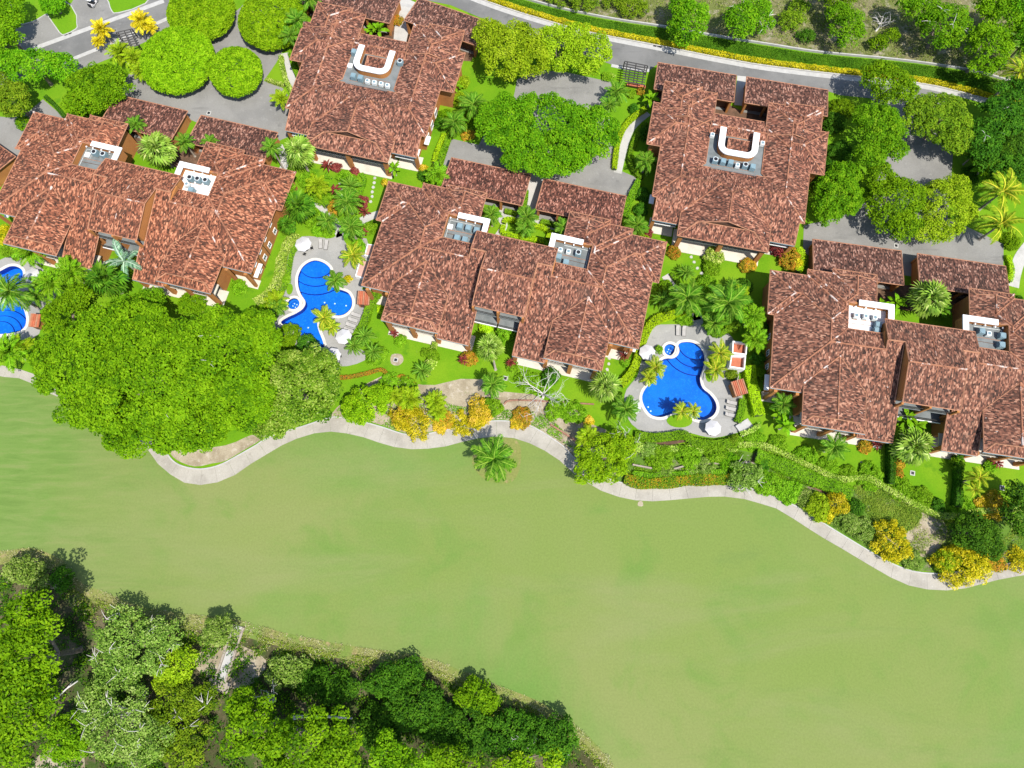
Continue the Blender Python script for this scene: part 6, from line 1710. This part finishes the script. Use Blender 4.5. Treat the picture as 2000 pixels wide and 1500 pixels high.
# ================================================================== shrubs
for x, y, r, h, m_, l in (
        (735, 693, 21, 1.3, 'lf_hedge', 'round clipped shrub at the corner of the middle lawn'), (803, 822, 34, 3, 'lf_yellow', 'large yellow shrub overhanging the cart path'), (785, 815, 22, 2.6, 'lf_orange', 'orange-tinged shrub left of the large yellow one'), (936, 803, 26, 2.8, 'lf_orange', 'orange-yellow shrub beside the bare white tree'), (935, 822, 16, 2, 'lf_yellow', 'small yellow shrub at the cart path bend'),
        (960, 795, 20, 2, 'lf_hedge', 'green shrub right of the orange-yellow one'), (1632, 985, 24, 2.6, 'lf_yellow', 'yellow shrub beside the mulch strip end'), (1600, 990, 26, 2.4, 'lf_lime', 'lime shrub left of the yellow one by the mulch'), (1614, 1006, 14, 1.8, 'lf_yellow', 'small bright yellow shrub touching the path kerb'), (1742, 1058, 36, 3, 'lf_yellow', 'round yellow shrub between path and rough grass'),
        (1875, 1102, 42, 3, 'lf_yellow', 'broad yellow shrub cluster over the path, lower right'), (1910, 1105, 26, 2.6, 'lf_yellow', 'right half of the yellow shrub cluster over the path'), (1850, 1095, 24, 2.8, 'lf_lime', 'yellow-green shrub left of the broad yellow cluster'), (1945, 1098, 20, 1, 'lf_croton', 'low mottled plants along the path, lower right'), (1990, 1095, 22, 1, 'lf_yellow', 'low yellow plants at the right edge by the path'),
        (1545, 505, 24, 2, 'lf_croton', 'yellow flowering bush by the dark brown carport'), (1556, 515, 12, 2.1, 'lf_yellow', 'yellow blossom clump in the flowering bush'), (1520, 485, 16, 1.6, 'lf_red', 'dark red bush left of the flowering one'), (1460, 518, 16, 1.2, 'lf_croton', 'rust-coloured mound by the roadside villa pier'), (1316, 493, 14, 1.2, 'lf_croton', 'yellow-ringed mound at the roadside villa corner'), (1222, 705, 12, .6, 'lf_hedge', 'green base planting round the reddish rosette'),
        (827, 330, 9, 1.4, 'lf_orange', 'orange bush at the upper villa terrace end'), (752, 357, 7, 1, 'lf_orange', 'small orange-red bush by the central roof corner'), (828, 342, 13, 1.2, 'lf_dark', 'dark shrub below the orange bush'), (657, 327, 10, 1, 'lf_red', 'pinkish shrub on the upper villa terrace edge'), (692, 335, 9, 1, 'lf_red', 'small burgundy shrub in the planter bed'), (672, 345, 14, 1.4, 'lf_hedge', 'green shrub in the planter bed between stepping stones'), (690, 350, 10, 1.2, 'lf_hedge', 'green shrub at the right rim of the planter bed'),
        (845, 695, 14, 1.6, 'lf_hedge', 'green shrub against the central terrace'), (842, 710, 12, 1.3, 'lf_variegated', 'white-flowered shrub below the central terrace'), (948, 640, 14, 1.6, 'lf_limehedge', 'lime shrub in the gap of the central villa front'), (990, 645, 20, 3, 'lf_hedge', 'tall green shrub in the gap of the central villa front'), (782, 665, 12, .9, 'lf_hedge', 'green shrub beside the burgundy rosette on the lawn'), (1000, 716, 12, .7, 'lf_hedge', 'green base planting round the pier rosette'),
        (680, 545, 8, 1, 'lf_yellow', 'yellow bush at the pool deck corner below the pink terrace'), (1287, 683, 8, 1, 'lf_hedge', 'small round bush beside the spa rim'), (965, 690, 14, 1, 'lf_hedge', 'green shrub under the gap fan palm'), (915, 700, 16, 1.4, 'lf_croton', 'mottled shrub at the central terrace corner'), (10, 460, 22, 3, 'lf_yellow', 'yellow bush at the left edge below the villa'), (30, 485, 24, 2.2, 'lf_hedge', 'green bush below the yellow one at the left edge'),
        (160, 600, 20, 2.4, 'lf_hedge', 'green shrub between left pool deck and giant crown'), (375, 590, 26, 2.6, 'lf_mid', 'green bush under the left villa terrace'), (465, 560, 16, 1.6, 'lf_hedge', 'round bush on the lawn at the left villa corner'), (405, 565, 12, 1.2, 'lf_bright', 'bright bush beside the left villa terrace pier'),
        (520, 610, 20, 2, 'lf_mid', 'green shrub between giant crown and spa'), (560, 655, 24, 3, 'lf_mid', 'shrub shading the lower end of the middle pool'), (600, 672, 20, 3, 'lf_dark', 'dark shrub at the tip of the middle pool'), (640, 770, 20, 2, 'lf_dark', 'dark shrub under the glossy tree'),
        (760, 745, 18, 1.0, 'lf_hedge', 'oval clipped shrub in the lower middle lawn, left'), (795, 752, 18, 1.0, 'lf_hedge', 'oval clipped shrub in the lower middle lawn, right'), (1120, 805, 24, 1.2, 'lf_hedge', 'oval clipped shrub right of the bare white tree'), (1075, 735, 18, 2, 'lf_dark', 'dark shrub behind the bare white tree'), (1085, 800, 20, 1.4, 'lf_hedge', 'leafy shrub under the bare white tree'), (1020, 815, 20, 1.0, 'lf_croton', 'mottled low plants left of the bare tree'),
        (1030, 745, 22, .8, 'lf_hedge', 'low clipped oval at the lawn edge above the bare tree'), (1150, 822, 10, 1, 'lf_orange', 'orange shrub right of the clipped oval'), (870, 820, 18, .8, 'lf_croton', 'low mottled plants between yellow and orange shrubs'), (900, 828, 22, .7, 'lf_yellow', 'low yellow flowers along the cart path top'), (860, 830, 16, .7, 'lf_orange', 'low orange flowers along the cart path top'), (1010, 825, 14, .7, 'lf_orange', 'low orange flowers below the bare tree'),
        (1390, 635, 16, 1.0, 'lf_hedge', 'clipped bed bush below the two large palms'), (1432, 640, 12, 1.2, 'lf_olive', 'grey bush above the red-floored yard'), (1430, 732, 12, 1.2, 'lf_olive', 'bush below the red-floored yard'), (1300, 560, 14, 1.0, 'lf_hedge', 'shrub beside the upper end of the right walk'), (1335, 620, 18, .8, 'lf_hedge', 'shrub at the base of the left palm by the pool'), (1395, 500, 20, 2, 'lf_variegated', 'white-flowered shrub before the roadside villa terrace'), (1390, 520, 18, 1.6, 'lf_hedge', 'green shrub below the white-flowered one'),
        (1380, 555, 20, 1.6, 'lf_hedge', 'leafy shrub in the right garden middle bed'), (1255, 470, 14, 1.6, 'lf_lime', 'lime shrub at the hedge end by the roadside villa'), (1265, 455, 10, 1.2, 'lf_red', 'reddish shrub beside the roadside villa terrace'), (1244, 480, 12, 1.2, 'lf_hedge', 'dark green shrub at the carport corner'), (1540, 475, 10, 1.4, 'lf_hedge', 'green shrub by the roadside villa right corner'),
        (1870, 905, 14, 2.0, 'lf_hedge', 'tall shrub at the top of the second divider hedge'), (1755, 905, 12, 1.2, 'lf_croton', 'mottled shrub right of the divider hedge'), (1755, 925, 10, 1, 'lf_croton', 'smaller mottled shrub right of the divider hedge'), (1690, 872, 14, 1, 'lf_croton', 'rust mound left of the red cordyline'), (1935, 910, 12, 1.2, 'lf_hedge', 'dark shrub at the right-edge villa pier'), (1905, 945, 6, .5, 'lf_limehedge', 'tiny lime tuft at the foot of the yellow palm'),
        (1432, 860, 12, 1.2, 'lf_olive', 'round olive bush beside the pool steps'), (1475, 860, 20, .8, 'lf_hedge', 'low clipped mound in the right lawn, first'), (1520, 872, 22, .8, 'lf_hedge', 'low clipped mound in the right lawn, second'), (1572, 893, 24, .8, 'lf_hedge', 'low clipped mound in the right lawn, third'), (1618, 912, 20, .9, 'lf_hedge', 'low clipped mound in the right lawn, fourth'), (1657, 925, 18, .9, 'lf_hedge', 'dark clipped mound beside the divider hedge'), (1700, 930, 26, .9, 'lf_hedge', 'broad clipped mound left of the divider hedge'),
        (1757, 952, 24, .9, 'lf_hedge', 'clipped mound right of the divider hedge'), (1796, 972, 24, 1, 'lf_hedge', 'clipped mound below the square drain cover'), (1832, 990, 15, 1.2, 'lf_dark', 'dark round mound at the hedge corner'), (1880, 995, 26, 1, 'lf_hedge', 'clipped mound at the foot of the second divider hedge'), (1935, 988, 30, .8, 'lf_orange', 'orange flower bed at the right lawn'), (1920, 993, 14, .7, 'lf_yellow', 'yellow flowers in the orange flower bed'),
        (1672, 990, 16, 1.4, 'lf_dark', 'dark shrub right of the yellow shrub by the mulch'), (1690, 1035, 24, 1.0, 'lf_grey', 'grey-green low shrub behind the path kerb'), (1660, 1020, 20, 1.0, 'lf_grey', 'grey-green low shrub near the small bright yellow shrub'), (1780, 1090, 22, 1, 'lf_grey', 'grey-green low shrub left of the yellow cluster'), (1540, 960, 26, 1.0, 'lf_hedge', 'leafy shrub above the path beside the mulch'), (1575, 975, 20, 1.0, 'lf_grey', 'grey-green shrub left of the lime shrub'), (1500, 945, 26, 1.2, 'lf_hedge', 'leafy shrub right of the sparse grey tree'),
        (1290, 895, 26, 1.2, 'lf_hedge', 'leafy shrub in the slope below the pool, first'), (1345, 892, 24, 1.2, 'lf_hedge', 'leafy shrub in the slope below the pool, second'), (1400, 885, 22, 1.4, 'lf_hedge', 'leafy shrub in the slope below the pool, third'), (1270, 880, 18, 1, 'lf_grey', 'pale shrub in the slope under the pool hedge'), (1425, 900, 20, 1.2, 'lf_bright', 'bright shrub in the slope above the stone wall'), (1370, 915, 26, .8, 'lf_grey', 'grey-green low shrub above the orange-flecked hedge'), (1300, 925, 20, .7, 'lf_grey', 'grey low shrub at the left of the stone wall'),
        (1490, 905, 14, 1.2, 'lf_dark', 'dark shrub at the head of the long clipped hedge'), (600, 350, 18, 1.8, 'lf_hedge', 'green shrub below the corner fan palm of the upper villa'), (630, 385, 16, 1.6, 'lf_hedge', 'green shrub beside the head of the pool walk'), (610, 425, 20, 1.8, 'lf_hedge', 'green shrub between fan palm and flowering hedge'), (655, 405, 16, 1.4, 'lf_croton', 'mottled shrub right of the pool walk'), (705, 395, 14, 1.2, 'lf_red', 'dark red shrub by the stepping stone end'), (725, 445, 14, 1.4, 'lf_hedge', 'green shrub at the west wall of the central villa'),
        (700, 480, 14, 1.4, 'lf_hedge', 'green shrub above the pink-floored terrace'), (640, 450, 14, 1, 'lf_hedge', 'clipped bush at the pool deck top corner'), (620, 450, 12, 1, 'lf_hedge', 'clipped bush above the two upright loungers'), (545, 435, 16, 1.6, 'lf_mid', 'green shrub along the east wall of the left villa'), (900, 195, 16, 2, 'lf_lime', 'lime shrub beside the upper villa side wall'), (905, 160, 12, 2, 'lf_lime', 'lime shrub above the palms at the upper villa side'), (870, 225, 14, 1.8, 'lf_mid', 'green shrub by the upper villa side wall'), (915, 262, 14, 1, 'lf_croton', 'yellowish bush at the court corner'), (930, 225, 22, 1.6, 'lf_mid', 'green shrub left of the wide court tree'),
        (860, 240, 12, 1.4, 'lf_dark', 'dark shrub against the upper villa wall'), (775, 40, 12, 1.4, 'lf_croton', 'mottled shrub row beside the topmost carport'), (1185, 150, 10, 1, 'lf_hedge', 'small bush left of the pergola'), (1195, 148, 6, .6, 'lf_variegated', 'white flower clump left of the pergola'), (1232, 182, 10, 1, 'lf_hedge', 'round bush below the pergola bench'), (1252, 178, 8, 1, 'lf_croton', 'rust bush below the pergola bench'), (1238, 212, 10, 1.4, 'lf_dark', 'dark bush beside the head of the curving walk'),
        (1262, 260, 14, 1.6, 'lf_dark', 'dark shrub between curving walk and roadside villa'), (1256, 380, 16, 1.8, 'lf_dark', 'dark shrub along the left wall of the roadside villa'), (1252, 410, 14, 1.8, 'lf_dark', 'dark shrub right of the court hedge'), (1640, 300, 26, 2.6, 'lf_dark', 'dark shrub between roadside villa and tall bright tree'), (1630, 240, 22, 2.2, 'lf_dark', 'dark shrub beside the roadside villa bump wall'), (1645, 210, 22, 1.8, 'lf_mid', 'green shrub by the last roadside carport'), (1620, 330, 18, 2, 'lf_dark', 'dark shrub above the vivid bright tree'), (1600, 360, 16, 2, 'lf_dark', 'dark shrub at the roadside villa right wall'),
        (1480, 700, 14, 2.2, 'lf_dark', 'dark shrub between lime hedge and villa wall'), (1485, 730, 12, 2, 'lf_mid', 'green shrub at the right-edge villa west wall'), (1488, 640, 14, 2.2, 'lf_dark', 'dark shrub at the right-edge villa roof step'), (1455, 560, 16, 1.6, 'lf_dark', 'dark shrub on the right garden lawn edge'), (1900, 340, 20, 1.2, 'lf_dark', 'dark low shrub at the court edge by yellow palms'), (1975, 470, 18, 1.6, 'lf_mid', 'green shrub above the curving edge walk'), (1985, 590, 16, 1.8, 'lf_dark', 'dark shrub at the right edge beside the carport'),
        (830, 690, 9, .9, 'lf_hedge', 'small shrub at the left rim of the central terrace flower strip'), (745, 605, 9, .8, 'lf_limehedge', 'small lime bush at the central villa west terrace'),
        (560, 545, 10, .6, 'lf_hedge', 'low tuft on the deck bed left of the middle pool'), (45, 205, 12, 1.5, 'lf_bright', 'green bush at the driveway corner'), (45, 240, 14, 2.4, 'lf_bright', 'leafy bush at the left villa corner'), (160, 215, 16, 2.4, 'lf_bright', 'bright bush above the left villa north eave')):
    big = r >= 20 and m_ in ('lf_yellow', 'lf_orange')
    shrub('shrub', l, x, y, r, h, m_, group='garden shrubs', rough=.42 if big else .22, cr=.62 if big else .45, leaf=.32 if big else .26, asp=.4 if big else .6, dens=.85 if big else 1)
for x, y, r, l in ((566, 565, 9, 'left deck island of the middle pool'), (641, 637, 15, 'lower planter of the middle pool'), (1327, 822, 22, 'lower planter of the three-lobed pool'), (1271, 738, 10, 'left notch of the three-lobed pool'), (1384, 735, 9, 'right notch of the three-lobed pool'), (1400, 705, 14, 'bed beside the red-floored yard')):
    c, s = P(x, y), mpp(x, y)
    lp = [(c.x + r * s * 1.15 * math.cos(a), c.y + r * s * .62 * math.sin(a)) for a in [i * PI / 8 for i in range(16)]]
    if x in (566, 1271, 1384):
        lp = [(c.x + r * s * .7 * math.cos(a), c.y + r * s * 1.3 * math.sin(a)) for a in [i * PI / 8 for i in range(16)]]
    MB().prism(lp, 0, .13).build('planting_bed', 'lawn')
    tag(bpy.context.scene.objects[-1], 'low green planting bed, ' + l, 'planting bed')

# ================================================================== hedges
for ln, w, h, m_, l in (
        ([(578, 456), (562, 476), (551, 504), (546, 530), (538, 556), (520, 577), (500, 592)], 1.7, 1.2, 'lf_variegated', 'pale flowering hedge curving left of the middle pool'),
        ([(588, 470), (572, 492), (566, 515), (562, 540), (553, 565), (530, 588)], .9, .6, 'lf_hedge', 'low green hedge between flowering hedge and pool deck'),
        ([(740, 570), (733, 580), (722, 598), (714, 625), (704, 645)], 1.5, 1.2, 'lf_hedge', 'hedge between middle pool and central villa'),
        ([(1360, 600), (1335, 609), (1300, 618), (1275, 630), (1260, 652), (1250, 680), (1243, 708), (1228, 735), (1212, 752)], 1.5, 1.3, 'lf_limehedge', 'bright hedge curving left of the three-lobed pool'),
        ([(1240, 850), (1280, 855), (1325, 850), (1342, 852), (1350, 862), (1380, 868), (1420, 866), (1450, 868)], 1.6, 1.1, 'lf_hedge', 'hedge below the deck of the three-lobed pool'),
        ([(1240, 872), (1290, 880), (1340, 878), (1400, 874), (1440, 872)], 1.6, .7, 'lf_variegated', 'pale groundcover hedge on the slope below the pool'),
        ([(1220, 934), (1252, 944), (1300, 943), (1350, 938), (1425, 937)], 1.9, 1.0, 'lf_flecked', 'orange-flecked hedge along the top of the cart path'),
        ([(1235, 926), (1280, 930), (1340, 926), (1420, 922)], 1.2, .7, 'lf_hedge', 'green hedge above the orange-flecked hedge'),
        ([(1476, 890), (1530, 910), (1580, 933), (1625, 950), (1662, 965)], 2.6, 1.3, 'lf_hedge', 'long clipped hedge block on the terrace slope'),
        ([(1439, 870), (1475, 868), (1505, 876), (1545, 893), (1590, 915), (1640, 936), (1688, 933), (1730, 954), (1790, 987), (1844, 1008), (1910, 999), (1985, 994), (2030, 990)], 1.0, 1.1, 'lf_variegated', 'narrow clipped hedge winding along the lower lawn edge'),
        ([(1739, 860), (1740, 900), (1740, 945)], .9, 2.0, 'lf_dark', 'dark divider hedge between two right-hand lawns'),
        ([(1870, 890), (1872, 935), (1868, 990)], 1.1, 1.8, 'lf_dark', 'second dark divider hedge near the right edge'),
        ([(1462, 716), (1466, 745), (1474, 780), (1482, 812)], 2.0, 1.6, 'lf_limehedge', 'lime clipped hedge behind the orange-tiled shed'),
        ([(1450, 780), (1448, 800), (1440, 825)], 1.2, 1.0, 'lf_hedge', 'green hedge between loungers and lime hedge'),
        ([(1445, 848), (1465, 842), (1484, 830)], .8, .8, 'lf_variegated', 'white-flowered low hedge beside the steps'),
        ([(1248, 352), (1236, 378), (1226, 400), (1222, 432), (1222, 450)], 1.3, 1.2, 'lf_hedge', 'hedge along the right side of the central court'),
        ([(1261, 212), (1236, 230), (1218, 250), (1208, 275), (1203, 300), (1200, 330)], 1.0, 1.0, 'lf_limehedge', 'lime hedge left of the curving walk by the court'),
        ([(1262, 240), (1248, 258), (1236, 285), (1230, 312), (1240, 335), (1254, 348)], 1.0, 1.0, 'lf_hedge', 'hedge right of the curving walk by the court'),
        ([(927, 250), (900, 256), (880, 264), (868, 292), (857, 322)], 1.1, 1.1, 'lf_hedge', 'hedge along the left rim of the central court'),
        ([(868, 262), (858, 285), (848, 318)], .9, 1.0, 'lf_limehedge', 'lime hedge beside the upper villa side lawn'),
        ([(549, 110), (552, 132), (560, 160), (572, 182)], .9, .9, 'lf_variegated', 'pale hedge left of the white walk by the clipped trees'),
        ([(520, 155), (540, 162), (556, 166)], .7, .8, 'lf_variegated', 'short pale hedge at the court corner'),
        ([(566, 104), (574, 130), (582, 150)], .9, .9, 'lf_hedge', 'hedge between white walk and upper villa'),
        ([(984, 436), (990, 428), (1012, 432), (1068, 448), (1070, 466)], .9, .9, 'lf_limehedge', 'clipped hedge framing the planter behind the central carports'),
        ([(984, 440), (982, 455), (1010, 462), (1062, 472)], .9, .9, 'lf_limehedge', 'lower clipped hedge of the planter behind the central carports'),
        ([(986, 412), (1010, 418)], .9, .9, 'lf_hedge', 'short hedge under the west central carport'), ([(1056, 432), (1085, 440)], .9, .9, 'lf_hedge', 'short hedge under the east central carport'),
        ([(1028, 372), (1026, 392), (1022, 410)], .9, .9, 'lf_hedge', 'hedge beside the west central carport wall'),
        ([(706, 340), (712, 352), (704, 375), (694, 400)], .8, .8, 'lf_hedge', 'dark-edged hedge right of the planter bed'),
        ([(640, 335), (636, 345), (648, 348)], .5, .5, 'lf_hedge', 'low hedge under the burgundy cordyline'),
        ([(600, 365), (625, 385), (640, 402)], 1.4, 1.1, 'lf_hedge', 'hedge between upper lawn and pool walk'),
        ([(1556, 488), (1566, 500), (1564, 520), (1556, 532)], 1.3, 1.6, 'lf_limehedge', 'curved lime hedge round the flowering bush'),
        ([(1300, 548), (1312, 570), (1325, 590)], .8, .8, 'lf_hedge', 'hedge left of the right-hand pool walk'),
        ([(1312, 535), (1330, 560), (1345, 585)], .8, .8, 'lf_hedge', 'hedge right of the right-hand pool walk'),
        ([(1378, 620), (1388, 645), (1402, 655), (1420, 645), (1440, 640)], 1.0, .7, 'lf_hedge', 'low hedge bed above the three-lobed pool, right side'),
        ([(660, 738), (690, 735), (720, 728), (745, 722), (758, 735)], .7, .5, 'lf_croton', 'orange-flecked edging left of the clipped ovals'),
        ([(758, 735), (770, 738), (785, 734), (800, 742), (812, 752)], .5, .5, 'lf_croton', 'orange-flecked edging between the clipped ovals'),
        ([(850, 668), (845, 690), (840, 712), (832, 735)], 1.0, .8, 'lf_variegated', 'white-flowered strip dividing the middle lawn'),
        ([(88, 188), (108, 206), (126, 228)], .8, .6, 'lf_dark', 'dark low hedge along the driveway by the left villa'),
        ([(1968, 500), (1975, 525), (1970, 550)], 1.0, .9, 'lf_limehedge', 'lime hedge beside the curving edge walk'),
        ([(690, 845 - 15), (740, 838)], .1, .1, 'lf_hedge', '')):
    if l:
        hedge('hedge', l, ln, w, h, m_, group='garden hedges')
yl = [(x, y - 8) for x, y in ROADTOP[1:]]
hedge('flower_border', 'yellow flowering border along the upper side of the road', yl, 1.1, .6, 'lf_yellow', .24, 'flower border')
mid = [((a[0] + b[0]) / 2, (a[1] + b[1]) / 2 - 3) for a, b in zip(ROADTOP, WALLLINE)]
scatter('groundcover', 'dark green groundcover on the bank above the yellow border', [(x, y - 14) for x, y in ROADTOP] + [(x, y + 4) for x, y in reversed(WALLLINE)], 60000, .22, 'lf_ground', .3, .65, 'groundcover', .6)
scatter('dry_grass', 'dry straw grass tufts on the scrub hillside', WALLLINE[:-1] + [(2000, -40), (950, -60)], 26000, .42, 'lf_dry', .45, .35, 'grass', .14, .35)
scatter('hillside_weeds', 'green weeds among the dry hillside grass', WALLLINE[:-1] + [(2000, -40), (950, -60)], 22000, .34, 'lf_greengrass', .4, .5, 'weeds', .3, .75)
scatter('woodland_grass', 'straw and green grass fringe along the woodland edge', [(x + 8, y - 10) for x, y in WOOD[:19]] + [(x, y + 55) for x, y in reversed(WOOD[:19])], 16000, .34, 'lf_dry', .4, .4, 'grass', .18, .3)
scatter('woodland_undergrowth', 'green undergrowth on the lower woodland floor', [(x, y + 22) for x, y in WOOD[:19]] + [(1100, 1560), (-60, 1560), (-80, 1200)], 46000, .38, 'lf_dark', .6, .6, 'undergrowth', .5, .7)
scatter('woodland_saplings', 'bright saplings and ferns on the lower woodland floor', [(x, y + 26) for x, y in WOOD[:19]] + [(1100, 1560), (-60, 1560), (-80, 1200)], 9000, .4, 'lf_mid', 1.0, .6, 'undergrowth', .5, 1.0)
scatter('woodland_weeds', 'lighter weeds along the sunny woodland fringe', [(x - 2, y + 6) for x, y in WOOD[3:19]] + [(x - 4, y + 50) for x, y in reversed(WOOD[3:19])], 16000, .3, 'lf_greengrass', .4, .55, 'weeds', .4, .45)
scatter('slope_groundcover', 'low mixed groundcover on the terraced slope', [(1235, 880), (1330, 880), (1440, 880), (1480, 905), (1560, 945), (1620, 985), (1560, 985), (1470, 950), (1400, 938), (1300, 945), (1215, 930)], 9000, .24, 'lf_hedge', .35, .6, 'groundcover', .6, .6)
scatter('slope_groundcover', 'grey-green groundcover above the path, lower right', [(1560, 985), (1640, 1000), (1700, 1040), (1780, 1085), (1830, 1105), (1800, 1112), (1740, 1092), (1650, 1042)], 5000, .24, 'lf_grey', .35, .6, 'groundcover', .6, .5)
scatter('bed_groundcover', 'mixed leafy groundcover in the bed above the cart path', [(650, 815), (690, 775), (760, 760), (830, 765), (880, 790), (960, 800), (1050, 805), (1110, 850), (1140, 890), (1060, 842), (995, 818), (880, 832), (790, 843), (700, 816)], 7000, .26, 'lf_hedge', .4, .6, 'groundcover', .5, .6)
scatter('slope_groundcover', 'weedy groundcover between dark tree and rough grass, lower right', [(1660, 950), (1740, 955), (1850, 1015), (1990, 1010), (1990, 1085), (1880, 1095), (1780, 1095), (1700, 1050), (1650, 1010)], 12000, .26, 'lf_greengrass', .35, .55, 'groundcover', .35, .55)
scatter('rough_tufts', 'green rough grass tufts under the clipped lower hedge', [(1680, 945), (1730, 960), (1790, 995), (1800, 1010), (1770, 1040), (1720, 1030), (1690, 1000), (1675, 970)], 6000, .3, 'lf_greengrass', .3, .5, 'grass', .25)
